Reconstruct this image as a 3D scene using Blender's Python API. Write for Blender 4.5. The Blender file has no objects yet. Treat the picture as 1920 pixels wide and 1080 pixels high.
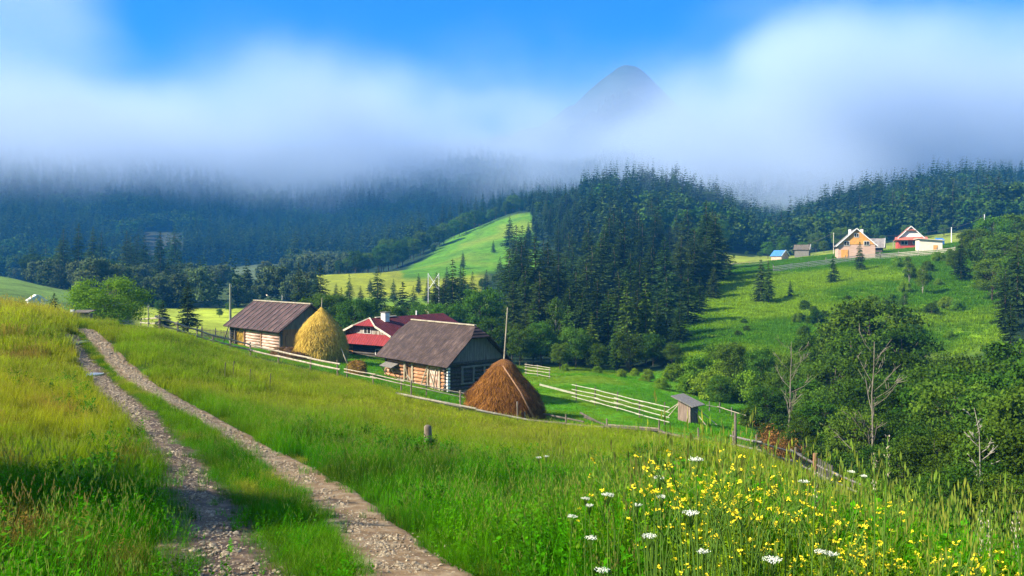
import bpy, bmesh, math, random
import numpy as np
from mathutils import Vector, Matrix
SC = bpy.context.scene
COL = SC.collection
PI = math.pi
R = math.radians
# ------------------------------------------------------------------ camera
F, CX, HY = 1500.0, 960.0, 500.0        # focal length and horizon in pixels of the 1920 wide photograph
cd = bpy.data.cameras.new('camera'); cam = bpy.data.objects.new('camera', cd); COL.objects.link(cam)
cam.location = (0, 0, 0); cam.rotation_euler = (PI/2, 0, 0)
cd.sensor_width = 36; cd.lens = 36*F/1920; cd.shift_y = -(540-HY)/1920
cd.clip_start = 0.1; cd.clip_end = 20000
SC.camera = cam
# ------------------------------------------------------------------ light
SUN_EL, SUN_AZ = R(36), math.atan2(-1.0, -0.30)     # direction towards the sun, azimuth from +Y clockwise
sdir = Vector((math.sin(SUN_AZ)*math.cos(SUN_EL), math.cos(SUN_AZ)*math.cos(SUN_EL), math.sin(SUN_EL)))
sl = bpy.data.lights.new('sun', 'SUN'); sun = bpy.data.objects.new('sun', sl); COL.objects.link(sun)
sl.energy = 5.0; sl.angle = R(0.6); sl.color = (1.0, 0.90, 0.72)
sun.rotation_euler = sdir.to_track_quat('Z', 'Y').to_euler()
W = bpy.data.worlds.new('World'); SC.world = W; W.use_nodes = True
nt = W.node_tree; nt.nodes.clear()
def N(nt, t, **kw):
    n = nt.nodes.new(t)
    for k, v in kw.items():
        if k == 'ins':
            for kk, vv in v.items(): n.inputs[kk].default_value = vv
        else: setattr(n, k, v)
    return n
def ramp(nt, stops, interp='LINEAR'):
    n = nt.nodes.new('ShaderNodeValToRGB'); cr = n.color_ramp; cr.interpolation = interp
    while len(cr.elements) < len(stops): cr.elements.new(0.5)
    for e, (p, c) in zip(cr.elements, stops):
        e.position = p; e.color = tuple(c)+(1,) if len(c) == 3 else c
    return n
sky = N(nt, 'ShaderNodeTexSky', sky_type='NISHITA', sun_disc=False, sun_elevation=SUN_EL, sun_rotation=SUN_AZ % (2*PI), air_density=1.0, dust_density=0.3, ozone_density=2.0)
hs = N(nt, 'ShaderNodeHueSaturation', ins={'Saturation': 1.45, 'Value': 0.95})
L = nt.links.new
tc = N(nt, 'ShaderNodeTexCoord'); sx = N(nt, 'ShaderNodeSeparateXYZ'); L(tc.outputs['Generated'], sx.inputs[0])
def wm(op, a, b):
    r = N(nt, 'ShaderNodeMath', operation=op)
    for k, q in ((0, a), (1, b)):
        if isinstance(q, (int, float)): r.inputs[k].default_value = q
        else: L(q, r.inputs[k])
    return r.outputs[0]
def wr(sock, a, b, c, d):
    r = N(nt, 'ShaderNodeMapRange', interpolation_type='SMOOTHSTEP', ins={1: a, 2: b, 3: c, 4: d}); L(sock, r.inputs[0]); return r.outputs[0]
mp = N(nt, 'ShaderNodeMapping'); mp.inputs['Scale'].default_value = (1.6, 1.6, 4.5); mp.inputs['Location'].default_value = (1.3, 0.4, 0.2)
no = N(nt, 'ShaderNodeTexNoise', ins={'Scale': 1.3, 'Detail': 3.0, 'Roughness': 0.45}); L(tc.outputs['Generated'], mp.inputs[0]); L(mp.outputs[0], no.inputs['Vector'])
# thin cloud: thick to the far left, open in the middle, a veil to the right
az = wm('ARCTAN2', sx.outputs['X'], sx.outputs['Y'])
lft = wr(az, -0.62, -0.34, 0.42, -0.12); rgt = wr(az, 0.12, 0.42, 0.0, 0.20)
c_ = wm('ADD', wm('ADD', no.outputs[0], lft), rgt)
cl = wr(c_, 0.50, 0.86, 0.0, 0.92)
mx = N(nt, 'ShaderNodeMix', data_type='RGBA'); mx.inputs[7].default_value = (4.8, 5.6, 6.9, 1)
bg = N(nt, 'ShaderNodeBackground', ins={'Strength': 0.05}); out = N(nt, 'ShaderNodeOutputWorld')
tn = N(nt, 'ShaderNodeMix', data_type='RGBA', blend_type='MULTIPLY', ins={0: 1.0}); tn.inputs[7].default_value = (0.06, 0.68, 1.10, 1)
L(sky.outputs[0], hs.inputs['Color']); L(hs.outputs[0], tn.inputs[6]); L(tn.outputs[2], mx.inputs[6]); L(cl, mx.inputs[0]); L(mx.outputs[2], bg.inputs[0]); L(bg.outputs[0], out.inputs[0])
SC.view_settings.view_transform = 'Standard'; SC.view_settings.look = 'None'; SC.view_settings.gamma = 1
SC.view_settings.exposure = 1.75
cy = SC.cycles
cy.use_denoising = True; cy.use_adaptive_sampling = True; cy.adaptive_threshold = 0.02
cy.max_bounces = 6; cy.diffuse_bounces = 2; cy.glossy_bounces = 2; cy.transmission_bounces = 3; cy.transparent_max_bounces = 8; cy.volume_bounces = 2
cy.caustics_reflective = False; cy.caustics_refractive = False
cy.volume_step_rate = 1.0; cy.volume_max_steps = 128
rng = np.random.default_rng(7); random.seed(7)
# ------------------------------------------------------------------ noise and terrain
_tab = np.random.default_rng(3).random((256, 256))
def vnoise(x, y):
    x = np.asarray(x, float); y = np.asarray(y, float)
    xi = np.floor(x).astype(int); yi = np.floor(y).astype(int); fx = x-xi; fy = y-yi
    fx = fx*fx*(3-2*fx); fy = fy*fy*(3-2*fy)
    a = _tab[xi & 255, yi & 255]; b = _tab[(xi+1) & 255, yi & 255]; c = _tab[xi & 255, (yi+1) & 255]; d = _tab[(xi+1) & 255, (yi+1) & 255]
    return (a*(1-fx)+b*fx)*(1-fy)+(c*(1-fx)+d*fx)*fy
def fbm(x, y, s, o=4):
    v = 0; a = 1; t = 0
    for i in range(o):
        v = v+a*vnoise(np.asarray(x)/s+17.3*i, np.asarray(y)/s+9.1*i); t += a; a *= 0.5; s *= 0.5
    return v/t
def sstep(x, a, b):
    t = np.clip((np.asarray(x, float)-a)/(b-a), 0, 1); return t*t*(3-2*t)
PROF = {  # photo column -> (forward distance, photo row of the ground)
 0:    [(8,1060),(15,880),(25,760),(35,685),(43,615),(52,572),(60,585),(75,605),(110,575),(150,540),(185,512),(230,525),(300,545),(400,530),(500,480),(600,420),(800,330),(1100,255),(1500,225),(2000,230)],
 140:  [(8,1075),(17,880),(32,740),(42,670),(50,622),(57,602),(65,610),(90,612),(130,585),(175,555),(200,550),(300,555),(400,540),(500,500),(650,430),(900,330),(1200,215),(1400,180),(1700,185),(2200,250)],
 300:  [(8,1080),(15,900),(25,790),(35,720),(45,660),(55,614),(62,620),(85,630),(130,605),(200,580),(300,545),(380,525),(450,520),(600,460),(800,380),(1100,270),(1300,235),(1700,270),(2200,300)],
 500:  [(8,1080),(20,860),(40,745),(60,692),(70,672),(85,657),(110,640),(150,610),(200,575),(300,530),(400,510),(500,505),(700,450),(900,370),(1200,300),(1500,280),(2000,330)],
 700:  [(8,1080),(20,870),(35,790),(50,735),(60,715),(70,698),(85,670),(110,650),(150,615),(190,585),(240,548),(300,508),(330,520),(450,510),(700,440),(900,360),(1200,300),(1500,290),(2000,330)],
 860:  [(8,1080),(20,880),(30,835),(45,785),(53,762),(62,738),(80,705),(110,670),(160,620),(220,560),(300,495),(380,455),(430,430),(470,440),(600,450),(800,390),(1100,310),(1400,280),(1600,260),(2200,330)],
 960:  [(8,1080),(20,890),(30,850),(45,805),(55,787),(65,752),(80,720),(110,680),(160,620),(220,560),(300,500),(380,440),(460,388),(500,395),(650,410),(900,360),(1200,300),(1500,260),(2200,300)],
 1080: [(7,1080),(15,945),(30,860),(45,810),(55,790),(68,748),(85,708),(110,685),(150,620),(210,560),(300,480),(400,410),(480,380),(560,385),(700,400),(900,360),(1200,310),(1500,190),(1700,190),(2200,250)],
 1130: [(7,1080),(15,948),(30,862),(45,811),(55,790),(68,750),(85,712),(110,688),(150,620),(205,560),(300,480),(400,410),(480,375),(560,378),(700,400),(900,365),(1200,290),(1500,150),(1700,150),(2200,250)],
 1180: [(7,1080),(15,950),(30,865),(45,812),(55,790),(68,752),(85,715),(110,692),(150,620),(200,560),(300,480),(400,410),(480,370),(560,370),(700,400),(900,370),(1200,270),(1500,84),(1650,84),(2200,200)],
 1235: [(6.5,1080),(15,955),(30,867),(45,818),(57,790),(70,760),(85,727),(105,691),(140,615),(180,560),(300,478),(400,415),(480,377),(560,380),(700,405),(900,370),(1200,300),(1500,165),(1650,165),(2200,240)],
 1300: [(6,1080),(15,960),(30,870),(45,825),(60,792),(72,770),(85,740),(100,690),(130,610),(160,560),(185,520),(230,500),(300,475),(400,420),(480,385),(560,390),(700,410),(900,370),(1200,290),(1600,230),(2200,280)],
 1450: [(6,1110),(14,995),(25,915),(38,862),(45,840),(60,830),(75,790),(95,720),(125,620),(150,570),(175,525),(190,507),(215,492),(260,487),(330,490),(450,470),(600,430),(800,370),(1100,310),(1600,270),(2200,320)],
 1600: [(6,1150),(12,1035),(20,985),(35,942),(50,900),(70,830),(90,740),(120,620),(150,540),(175,505),(195,487),(215,480),(260,472),(330,460),(450,405),(520,385),(600,400),(800,390),(1100,330),(1600,300),(2200,330)],
 1780: [(6,1200),(10,1120),(20,1035),(35,975),(50,910),(70,840),(90,760),(110,680),(130,590),(155,520),(180,478),(210,466),(260,450),(330,425),(450,376),(520,350),(600,380),(800,380),(1100,330),(1600,300),(2200,330)],
 1920: [(6,1230),(10,1150),(20,1055),(35,985),(50,910),(65,840),(80,760),(100,660),(130,560),(160,490),(200,440),(260,420),(330,410),(450,395),(700,350),(1100,320),(1600,300),(2200,330)],
}
SG = np.exp(np.linspace(math.log(0.5), math.log(6000), 420))     # forward distance samples
def _prof(pts):
    ys = [0.4, 2.5]; zs = [-1.72, -1.9]
    for Y, py in pts: ys.append(Y); zs.append(-(py-HY)/F*Y)
    ys.append(6000); zs.append(zs[-1]*1.1)
    return np.interp(np.log(SG), np.log(ys), zs)
UG = np.linspace(-0.75, 0.75, 301)
_cols = sorted(PROF)
_P = np.array([_prof(PROF[c]) for c in _cols])
_cu = np.array([(c-CX)/F for c in _cols])
ZG = np.array([np.interp(UG, _cu, _P[:, j]) for j in range(len(SG))]).T
def _smooth(A, sig, axis):
    k = np.arange(-int(3*sig)-1, int(3*sig)+2); w = np.exp(-k*k/(2*sig*sig)); w /= w.sum()
    A = np.moveaxis(A, axis, -1); P_ = np.pad(A, [(0, 0)]*(A.ndim-1)+[(len(k)//2, len(k)//2)], mode='edge')
    B = sum(w[i]*P_[..., i:i+A.shape[-1]] for i in range(len(k))); return np.moveaxis(B, -1, axis)
ZG = _smooth(_smooth(ZG, 2.2, 1), 3.5, 0)
ZM = ZG.mean(0)
TH = math.atan(0.70)
def H(x, y, fine=True):
    x = np.asarray(x, float); y = np.asarray(y, float)
    r = np.maximum(np.hypot(x, y), 0.5); th = np.arctan2(x, y); tcl = np.clip(th, -TH, TH)
    u = np.tan(tcl); s = np.clip(r*np.cos(tcl), SG[0], SG[-1]*0.999)
    ui = (u-UG[0])/(UG[1]-UG[0]); u0 = np.clip(np.floor(ui).astype(int), 0, len(UG)-2); fu = ui-u0
    si = (np.log(s)-math.log(SG[0]))/(math.log(SG[1])-math.log(SG[0])); s0 = np.clip(np.floor(si).astype(int), 0, len(SG)-2); fs = si-s0
    z = (ZG[u0, s0]*(1-fu)+ZG[u0+1, s0]*fu)*(1-fs)+(ZG[u0, s0+1]*(1-fu)+ZG[u0+1, s0+1]*fu)*fs
    zm = ZM[s0]*(1-fs)+ZM[s0+1]*fs
    w = sstep(np.abs(th), TH, PI); z = z*(1-w)+zm*w
    if fine:
        far = sstep(r, 60, 500)
        z = z+(fbm(x, y, 9, 3)-0.5)*0.35*sstep(r, 3, 20)*(1-far)+(fbm(x+500, y, 60, 4)-0.5)*9*far+(fbm(x+900, y, 260, 4)-0.5)*60*sstep(r, 600, 1600)+(fbm(x+100, y, 110, 4)-0.5)*40*sstep(r, 1250, 1550)+(fbm(x+100, y+40, 60, 3)-0.5)*22*sstep(r, 1250, 1500)
    return z
def pt(px, Y):                    # ground point under photo column px at forward distance Y
    x = (px-CX)/F*Y; return Vector((x, Y, float(H(x, Y))))
def row(p): return HY-F*p[2]/p[1]
def hit(px, py, y0=2, y1=900):    # first ground point seen through a photo pixel
    Ys = np.exp(np.linspace(math.log(y0), math.log(y1), 1500)); xs = (px-CX)/F*Ys
    d = -(py-HY)/F*Ys-H(xs, Ys); k = np.argmax(d < 0)
    if d[k] >= 0: k = np.argmin(d)
    return Vector((xs[k], Ys[k], float(H(xs[k], Ys[k]))))
# ------------------------------------------------------------------ mesh helpers
def mesh(name, V, Fc, m=None, attrs=None, smooth=False):
    me = bpy.data.meshes.new(name); V = np.asarray(V, np.float32)
    if isinstance(Fc, np.ndarray):
        k = Fc.shape[1]; n = len(Fc)
        me.vertices.add(len(V)); me.vertices.foreach_set('co', V.ravel())
        me.loops.add(n*k); me.loops.foreach_set('vertex_index', Fc.astype(np.int32).ravel())
        me.polygons.add(n); me.polygons.foreach_set('loop_start', np.arange(0, n*k, k, dtype=np.int32))
        me.update(calc_edges=True)
    else: me.from_pydata(V.tolist(), [], Fc); me.update()
    if smooth: me.polygons.foreach_set('use_smooth', np.ones(len(me.polygons), bool))
    for an, (dom, arr) in (attrs or {}).items():
        arr = np.asarray(arr, np.float32)
        if arr.ndim == 2:
            if arr.shape[1] == 3: arr = np.hstack([arr, np.ones((len(arr), 1), np.float32)])
            a = me.attributes.new(an, 'FLOAT_COLOR', dom); a.data.foreach_set('color', arr.ravel())
        else:
            a = me.attributes.new(an, 'FLOAT', dom); a.data.foreach_set('value', arr)
    if m: me.materials.append(m)
    return me
def link(name, data, parent=None, loc=None):
    o = bpy.data.objects.new(name, data); COL.objects.link(o)
    if parent: o.parent = parent
    if loc is not None: o.location = loc
    return o
def tag(o, label=None, cat=None, group=None, kind=None):
    for k, v in (('label', label), ('category', cat), ('group', group), ('kind', kind)):
        if v: o[k] = v
    return o
def thing(name, label, cat, loc=(0, 0, 0), rz=0, group=None):
    o = bpy.data.objects.new(name, None); COL.objects.link(o); o.location = loc; o.rotation_euler = (0, 0, rz); o.empty_display_size = 0.3
    return tag(o, label, cat, group)
class MB:
    def __init__(s): s.v = []; s.f = []; s.M = Matrix.Identity(4)
    def add(s, vs, fs):
        b = len(s.v); s.v += [tuple(s.M @ Vector(v)) for v in vs]; s.f += [tuple(b+i for i in f) for f in fs]; return s
    def box(s, x0, x1, y0, y1, z0, z1):
        return s.add([(x0,y0,z0),(x1,y0,z0),(x1,y1,z0),(x0,y1,z0),(x0,y0,z1),(x1,y0,z1),(x1,y1,z1),(x0,y1,z1)], [(0,3,2,1),(4,5,6,7),(0,1,5,4),(1,2,6,5),(2,3,7,6),(3,0,4,7)])
    def bar(s, a, b, w, h=None, up=(0, 0, 1)):
        a = Vector(a); b = Vector(b); d = (b-a).normalized(); u = Vector(up)
        if abs(d.dot(u)) > 0.95: u = Vector((1, 0, 0))
        r = d.cross(u).normalized(); u = r.cross(d); h = h or w; r *= w/2; u *= h/2
        return s.add([a-r-u, a+r-u, a+r+u, a-r+u, b-r-u, b+r-u, b+r+u, b-r+u], [(0,1,2,3),(7,6,5,4),(0,4,5,1),(1,5,6,2),(2,6,7,3),(3,7,4,0)])
    def tube(s, pts, rad, n=8, cap=True):
        pts = [Vector(p) for p in pts]; rad = rad if hasattr(rad, '__len__') else [rad]*len(pts); vs = []; fs = []
        for i, p in enumerate(pts):
            d = (pts[min(i+1, len(pts)-1)]-pts[max(i-1, 0)]).normalized(); u = Vector((0, 0, 1)) if abs(d.z) < 0.9 else Vector((1, 0, 0))
            r = d.cross(u).normalized(); u = r.cross(d)
            for k in range(n): a = 2*PI*k/n; vs.append(p+r*math.cos(a)*rad[i]+u*math.sin(a)*rad[i])
        for i in range(len(pts)-1):
            for k in range(n): fs.append((i*n+k, i*n+(k+1) % n, (i+1)*n+(k+1) % n, (i+1)*n+k))
        if cap: fs.append(tuple(range(n-1, -1, -1))); fs.append(tuple((len(pts)-1)*n+k for k in range(n)))
        return s.add(vs, fs)
    def slab(s, poly, th):          # polygon (3d, convex) thickened downwards along its normal
        P_ = [Vector(p) for p in poly]; nrm = (P_[1]-P_[0]).cross(P_[2]-P_[0]).normalized()*th; n = len(P_)
        vs = P_+[p-nrm for p in P_]
        return s.add(vs, [tuple(range(n)), tuple(range(2*n-1, n-1, -1))]+[(i, i+n, (i+1) % n+n, (i+1) % n) for i in range(n)])
    def build(s, name, m, parent=None, smooth=False, loc=None):
        me = bpy.data.meshes.new(name); me.from_pydata(s.v, [], s.f); me.update()
        if m: me.materials.append(m)
        bm = bmesh.new(); bm.from_mesh(me); bmesh.ops.recalc_face_normals(bm, faces=bm.faces); bm.to_mesh(me); bm.free()
        if smooth: me.polygons.foreach_set('use_smooth', np.ones(len(me.polygons), bool))
        return link(name, me, parent, loc)
# ------------------------------------------------------------------ materials
def mat(name): 
    m = bpy.data.materials.new(name); m.use_nodes = True; m.node_tree.nodes.clear(); return m
def mnoise(name, c1, c2, scale=3.0, stretch=(1, 1, 1), rough=0.85, bump=0.3, c3=None, detail=6, coord='Object', p=(0.3, 0.7), bdist=0.03, spec=0.25, rnd=0.0):
    m = mat(name); nt = m.node_tree; L = nt.links.new
    t = N(nt, 'ShaderNodeTexCoord'); mp = N(nt, 'ShaderNodeMapping'); mp.inputs['Scale'].default_value = stretch
    no = N(nt, 'ShaderNodeTexNoise', ins={'Scale': scale, 'Detail': detail, 'Roughness': 0.65})
    st = [(p[0], c1), (p[1], c2)] if c3 is None else [(p[0], c1), ((p[0]+p[1])/2, c2), (p[1], c3)]
    rp = ramp(nt, st); b = N(nt, 'ShaderNodeBsdfPrincipled', ins={'Roughness': rough, 'Specular IOR Level': spec}); o = N(nt, 'ShaderNodeOutputMaterial')
    L(t.outputs[coord], mp.inputs[0]); L(mp.outputs[0], no.inputs['Vector']); L(no.outputs[0], rp.inputs[0])
    if rnd:
        oi = N(nt, 'ShaderNodeObjectInfo'); mr = N(nt, 'ShaderNodeMapRange', ins={3: 1-rnd, 4: 1+rnd}); h_ = N(nt, 'ShaderNodeHueSaturation')
        L(oi.outputs['Random'], mr.inputs[0]); L(mr.outputs[0], h_.inputs['Value']); L(rp.outputs[0], h_.inputs['Color']); L(h_.outputs[0], b.inputs['Base Color'])
    else: L(rp.outputs[0], b.inputs['Base Color'])
    if bump:
        bp = N(nt, 'ShaderNodeBump', ins={'Strength': bump, 'Distance': bdist}); L(no.outputs[0], bp.inputs['Height']); L(bp.outputs[0], b.inputs['Normal'])
    L(b.outputs[0], o.inputs[0]); return m
# ------------------------------------------------------------------ land cover (real colours of soil, lawn and meadow)
FENCE = [(260, 607), (330, 628), (400, 648), (460, 663), (520, 678), (580, 692), (640, 706), (700, 720), (760, 738), (820, 752), (870, 764), (970, 787), (1050, 792), (1140, 802), (1235, 812), (1310, 826), (1375, 838), (1440, 858), (1492, 876), (1528, 892), (1558, 905), (1600, 922)]
_fp = [hit(a, b, 20, 70) for a, b in FENCE]
FLX = [-400, 0, 140, 200]+[f[0] for f in FENCE]+[1700, 1800, 1920, 2300]
FLY = [62, 60, 60, 58]+[p.y for p in _fp]+[30, 24, 20, 20]
def fence_y(px): return np.interp(px, FLX, FLY)
def PX(x, y): return CX+F*np.asarray(x)/np.maximum(np.asarray(y), 0.1)
def zone(px, Y, x0, x1, y0, y1, sx=12, sy=None):
    sy = sy or 0.05*(y0+y1)/2
    return sstep(px, x0-sx, x0+sx)*(1-sstep(px, x1-sx, x1+sx))*sstep(Y, y0-sy, y0+sy)*(1-sstep(Y, y1-sy, y1+sy))
def zmask(x, y):
    """weights of the named land covers at a point"""
    px = np.where(y > 1, PX(x, y), 960+np.sign(x)*4000); n = (fbm(x, y, 30, 3)-0.5); px = px+n*60; Y = y*(1+n*0.18)
    z = {}
    fy = fence_y(np.clip(px, -400, 2300))
    z['field'] = 1-sstep(y, fy-1, fy+1)
    z['yard'] = (1-z['field'])*zone(px, Y, -2000, 1400, 20, 103, 25, 5)
    z['slope'] = np.maximum(zone(px, Y, 1290, 1545, 98, 215, 25, 6), zone(px, Y, 1400, 1900, 112, 215, 25, 8))
    z['plateau'] = zone(px, Y, 1330, 1800, 200, 300, 25, 8)
    z['knoll'] = zone(px, Y, 752+(450-Y)*0.05, 1010, 275, 470, 8, 8)*sstep(px-(760+(Y-300)*0.75), -25, 5)
    z['hay'] = zone(px, Y, 570, 900, 185, 312, 15, 8)
    z['leftm'] = zone(px, Y, -1500, 150, 95, 222, 20, 8)
    z['lowm'] = zone(px, Y, 250, 540, 105, 185, 15, 6)
    z['midm'] = zone(px, Y, 340, 540, 330, 480, 15, 10)
    z['valley'] = zone(px, Y, 60, 640, 190, 430, 25, 12)
    z['clear'] = zone(px, Y, 262, 345, 500, 640, 10, 20)
    return z
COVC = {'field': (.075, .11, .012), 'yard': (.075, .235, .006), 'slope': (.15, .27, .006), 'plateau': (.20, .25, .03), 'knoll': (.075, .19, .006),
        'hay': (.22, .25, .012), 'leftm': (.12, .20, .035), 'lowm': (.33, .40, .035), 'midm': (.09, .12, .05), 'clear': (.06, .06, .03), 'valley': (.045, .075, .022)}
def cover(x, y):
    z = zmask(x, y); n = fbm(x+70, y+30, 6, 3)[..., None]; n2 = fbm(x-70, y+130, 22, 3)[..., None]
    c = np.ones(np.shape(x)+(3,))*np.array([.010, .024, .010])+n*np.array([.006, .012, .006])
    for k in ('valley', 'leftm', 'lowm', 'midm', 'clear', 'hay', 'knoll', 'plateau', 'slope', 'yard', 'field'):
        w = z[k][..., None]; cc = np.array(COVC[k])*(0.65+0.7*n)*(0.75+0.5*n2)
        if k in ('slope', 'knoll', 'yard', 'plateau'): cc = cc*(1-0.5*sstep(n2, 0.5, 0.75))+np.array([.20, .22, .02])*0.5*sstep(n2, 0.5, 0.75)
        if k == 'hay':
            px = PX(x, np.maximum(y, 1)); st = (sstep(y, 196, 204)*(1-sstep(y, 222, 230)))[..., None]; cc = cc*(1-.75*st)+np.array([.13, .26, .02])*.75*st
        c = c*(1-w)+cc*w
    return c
th = np.concatenate([np.arange(-180, -44, 3), np.arange(-44, 44, 0.13), np.arange(44, 180, 3)])*PI/180
rr = np.exp(np.linspace(math.log(0.6), math.log(5500), 520))
TT, RR = np.meshgrid(th, rr); GX = RR*np.sin(TT); GY = RR*np.cos(TT); GZ = H(GX, GY)
nr, nth = GX.shape
V = np.stack([GX, GY, GZ], -1).reshape(-1, 3)
i, j = np.meshgrid(np.arange(nr-1), np.arange(nth), indexing='ij'); j2 = (j+1) % nth
Q = np.stack([i*nth+j, i*nth+j2, (i+1)*nth+j2, (i+1)*nth+j], -1).reshape(-1, 4)
m = mat('ground'); nt = m.node_tree; L = nt.links.new
at = N(nt, 'ShaderNodeAttribute', attribute_name='cov'); t = N(nt, 'ShaderNodeTexCoord')
n1 = N(nt, 'ShaderNodeTexNoise', ins={'Scale': 2.2, 'Detail': 8.0, 'Roughness': 0.75}); n2 = N(nt, 'ShaderNodeTexNoise', ins={'Scale': 0.35, 'Detail': 6.0, 'Roughness': 0.7})
L(t.outputs['Object'], n1.inputs['Vector']); L(t.outputs['Object'], n2.inputs['Vector'])
ad = N(nt, 'ShaderNodeMath', operation='ADD'); L(n1.outputs[0], ad.inputs[0]); L(n2.outputs[0], ad.inputs[1])
mr = N(nt, 'ShaderNodeMapRange', ins={1: 0.7, 2: 1.3, 3: 0.45, 4: 1.55}); L(ad.outputs[0], mr.inputs[0])
vm = N(nt, 'ShaderNodeVectorMath', operation='SCALE'); L(at.outputs['Color'], vm.inputs[0]); L(mr.outputs[0], vm.inputs['Scale'])
b = N(nt, 'ShaderNodeBsdfPrincipled', ins={'Roughness': 0.95, 'Specular IOR Level': 0.1}); o = N(nt, 'ShaderNodeOutputMaterial')
bp = N(nt, 'ShaderNodeBump', ins={'Strength': 0.9, 'Distance': 0.25}); L(ad.outputs[0], bp.inputs['Height']); L(bp.outputs[0], b.inputs['Normal'])
L(vm.outputs[0], b.inputs['Base Color']); L(b.outputs[0], o.inputs[0])
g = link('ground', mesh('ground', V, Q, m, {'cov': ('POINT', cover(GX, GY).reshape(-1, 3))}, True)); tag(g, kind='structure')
# ------------------------------------------------------------------ dirt track
LR = [(455, 1120), (425, 1060), (392, 970), (360, 890), (312, 835), (272, 790), (222, 745), (182, 708), (154, 675), (136, 648), (130, 628)]
RR_ = [(800, 1120), (752, 1060), (672, 975), (588, 908), (505, 858), (412, 800), (322, 752), (262, 718), (218, 678), (188, 645), (160, 618)]
def wl(ps): return [hit(a, b, 4, 58) for a, b in ps]
def resample(P_, step):
    P_ = np.array([[p[0], p[1]] for p in P_]); d = np.r_[0, np.cumsum(np.hypot(*np.diff(P_, axis=0).T))]; s = np.arange(0, d[-1], step)
    Q_ = np.stack([np.interp(s, d, P_[:, 0]), np.interp(s, d, P_[:, 1])], 1); k = int(1.5/step)
    return np.stack([np.convolve(np.pad(Q_[:, c], k, mode='reflect', reflect_type='odd'), np.ones(2*k+1)/(2*k+1), 'valid') for c in (0, 1)], 1)
def ext(P_): a, b = P_[0], P_[1]; return [a+(a-b)*2.0]+P_
rutL, rutR = resample(ext(wl(LR)), 0.12), resample(ext(wl(RR_)), 0.12)
def dist_to(poly, x, y):
    d = np.full(np.shape(x), 1e9)
    for q in poly[::4]: d = np.minimum(d, np.hypot(x-q[0], y-q[1]))
    return d
def rut_strip(poly, w):
    d = np.gradient(poly, axis=0); nrm = np.stack([d[:, 1], -d[:, 0]], 1)/np.hypot(d[:, 0], d[:, 1])[:, None]; cs = np.linspace(-1, 1, 13)
    s = np.arange(len(poly))*0.12
    wv = w*(0.85+0.5*fbm(s, s*0+w*10, 1.7, 3))[:, None]
    X = poly[:, 0:1]+nrm[:, 0:1]*cs*wv; Y = poly[:, 1:2]+nrm[:, 1:2]*cs*wv
    Z = H(X, Y)+0.035-0.03*np.abs(cs)**4*0+(fbm(X, Y, .5, 3)-.5)*.05-0.06*(np.abs(cs) > .99)
    n = len(cs); i, j = np.meshgrid(np.arange(len(poly)-1), np.arange(n-1), indexing='ij')
    return np.stack([X, Y, Z], -1).reshape(-1, 3), np.stack([i*n+j, i*n+j+1, (i+1)*n+j+1, (i+1)*n+j], -1).reshape(-1, 4)
vl, ql = rut_strip(rutL, 0.68); vr, qr = rut_strip(rutR, 0.56)
m_track = mnoise('track_gravel', (.075, .042, .018), (.20, .13, .065), 2.6, c3=(.34, .27, .17), bump=0.9, bdist=.06, detail=12, p=(.3, .72))
tk = link('dirt_track', mesh('dirt_track', np.vstack([vl, vr]), np.vstack([ql, qr+len(vl)]), m_track, smooth=True)); tk.data.materials.append(mnoise('track_mud', (.030, .016, .008), (.085, .052, .026), 2.6, c3=(.22, .155, .09), bump=0.9, bdist=.06, detail=12, p=(.3, .72), rough=.7)); tk.data.polygons.foreach_set('material_index', (np.arange(len(ql)+len(qr)) < len(ql)).astype(np.int32)); tag(tk, kind='structure')
m_pud = mat('puddle_water'); nt = m_pud.node_tree; b = N(nt, 'ShaderNodeBsdfPrincipled', ins={'Base Color': (.05, .045, .035, 1), 'Roughness': 0.03, 'Specular IOR Level': 1.0, 'Metallic': 0.55}); b.inputs['Base Color'].default_value = (.45, .45, .45, 1); o = N(nt, 'ShaderNodeOutputMaterial'); nt.links.new(b.outputs[0], o.inputs[0])
for k, (a, b_, rx, ry) in enumerate([(164, 706, .42, .85), (139, 645, .30, 1.6)]):
    p = hit(a, b_, 20, 58); an = np.linspace(0, 2*PI, 28, endpoint=False); r_ = 1+0.25*np.sin(3*an+k)+.12*np.sin(5*an)
    vs = [(p.x+rx*math.cos(t_)*q, p.y+ry*math.sin(t_)*q, p.z+.085) for t_, q in zip(an, r_)]+[(p.x+rx*math.cos(t_)*q*1.02, p.y+ry*math.sin(t_)*q*1.02, p.z+.0) for t_, q in zip(an, r_)]
    n = 28; tag(link('puddle', mesh('puddle', vs, [tuple(range(n))]+[(i, i+n, (i+1) % n+n, (i+1) % n) for i in range(n)], m_pud)), kind='structure')
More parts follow.
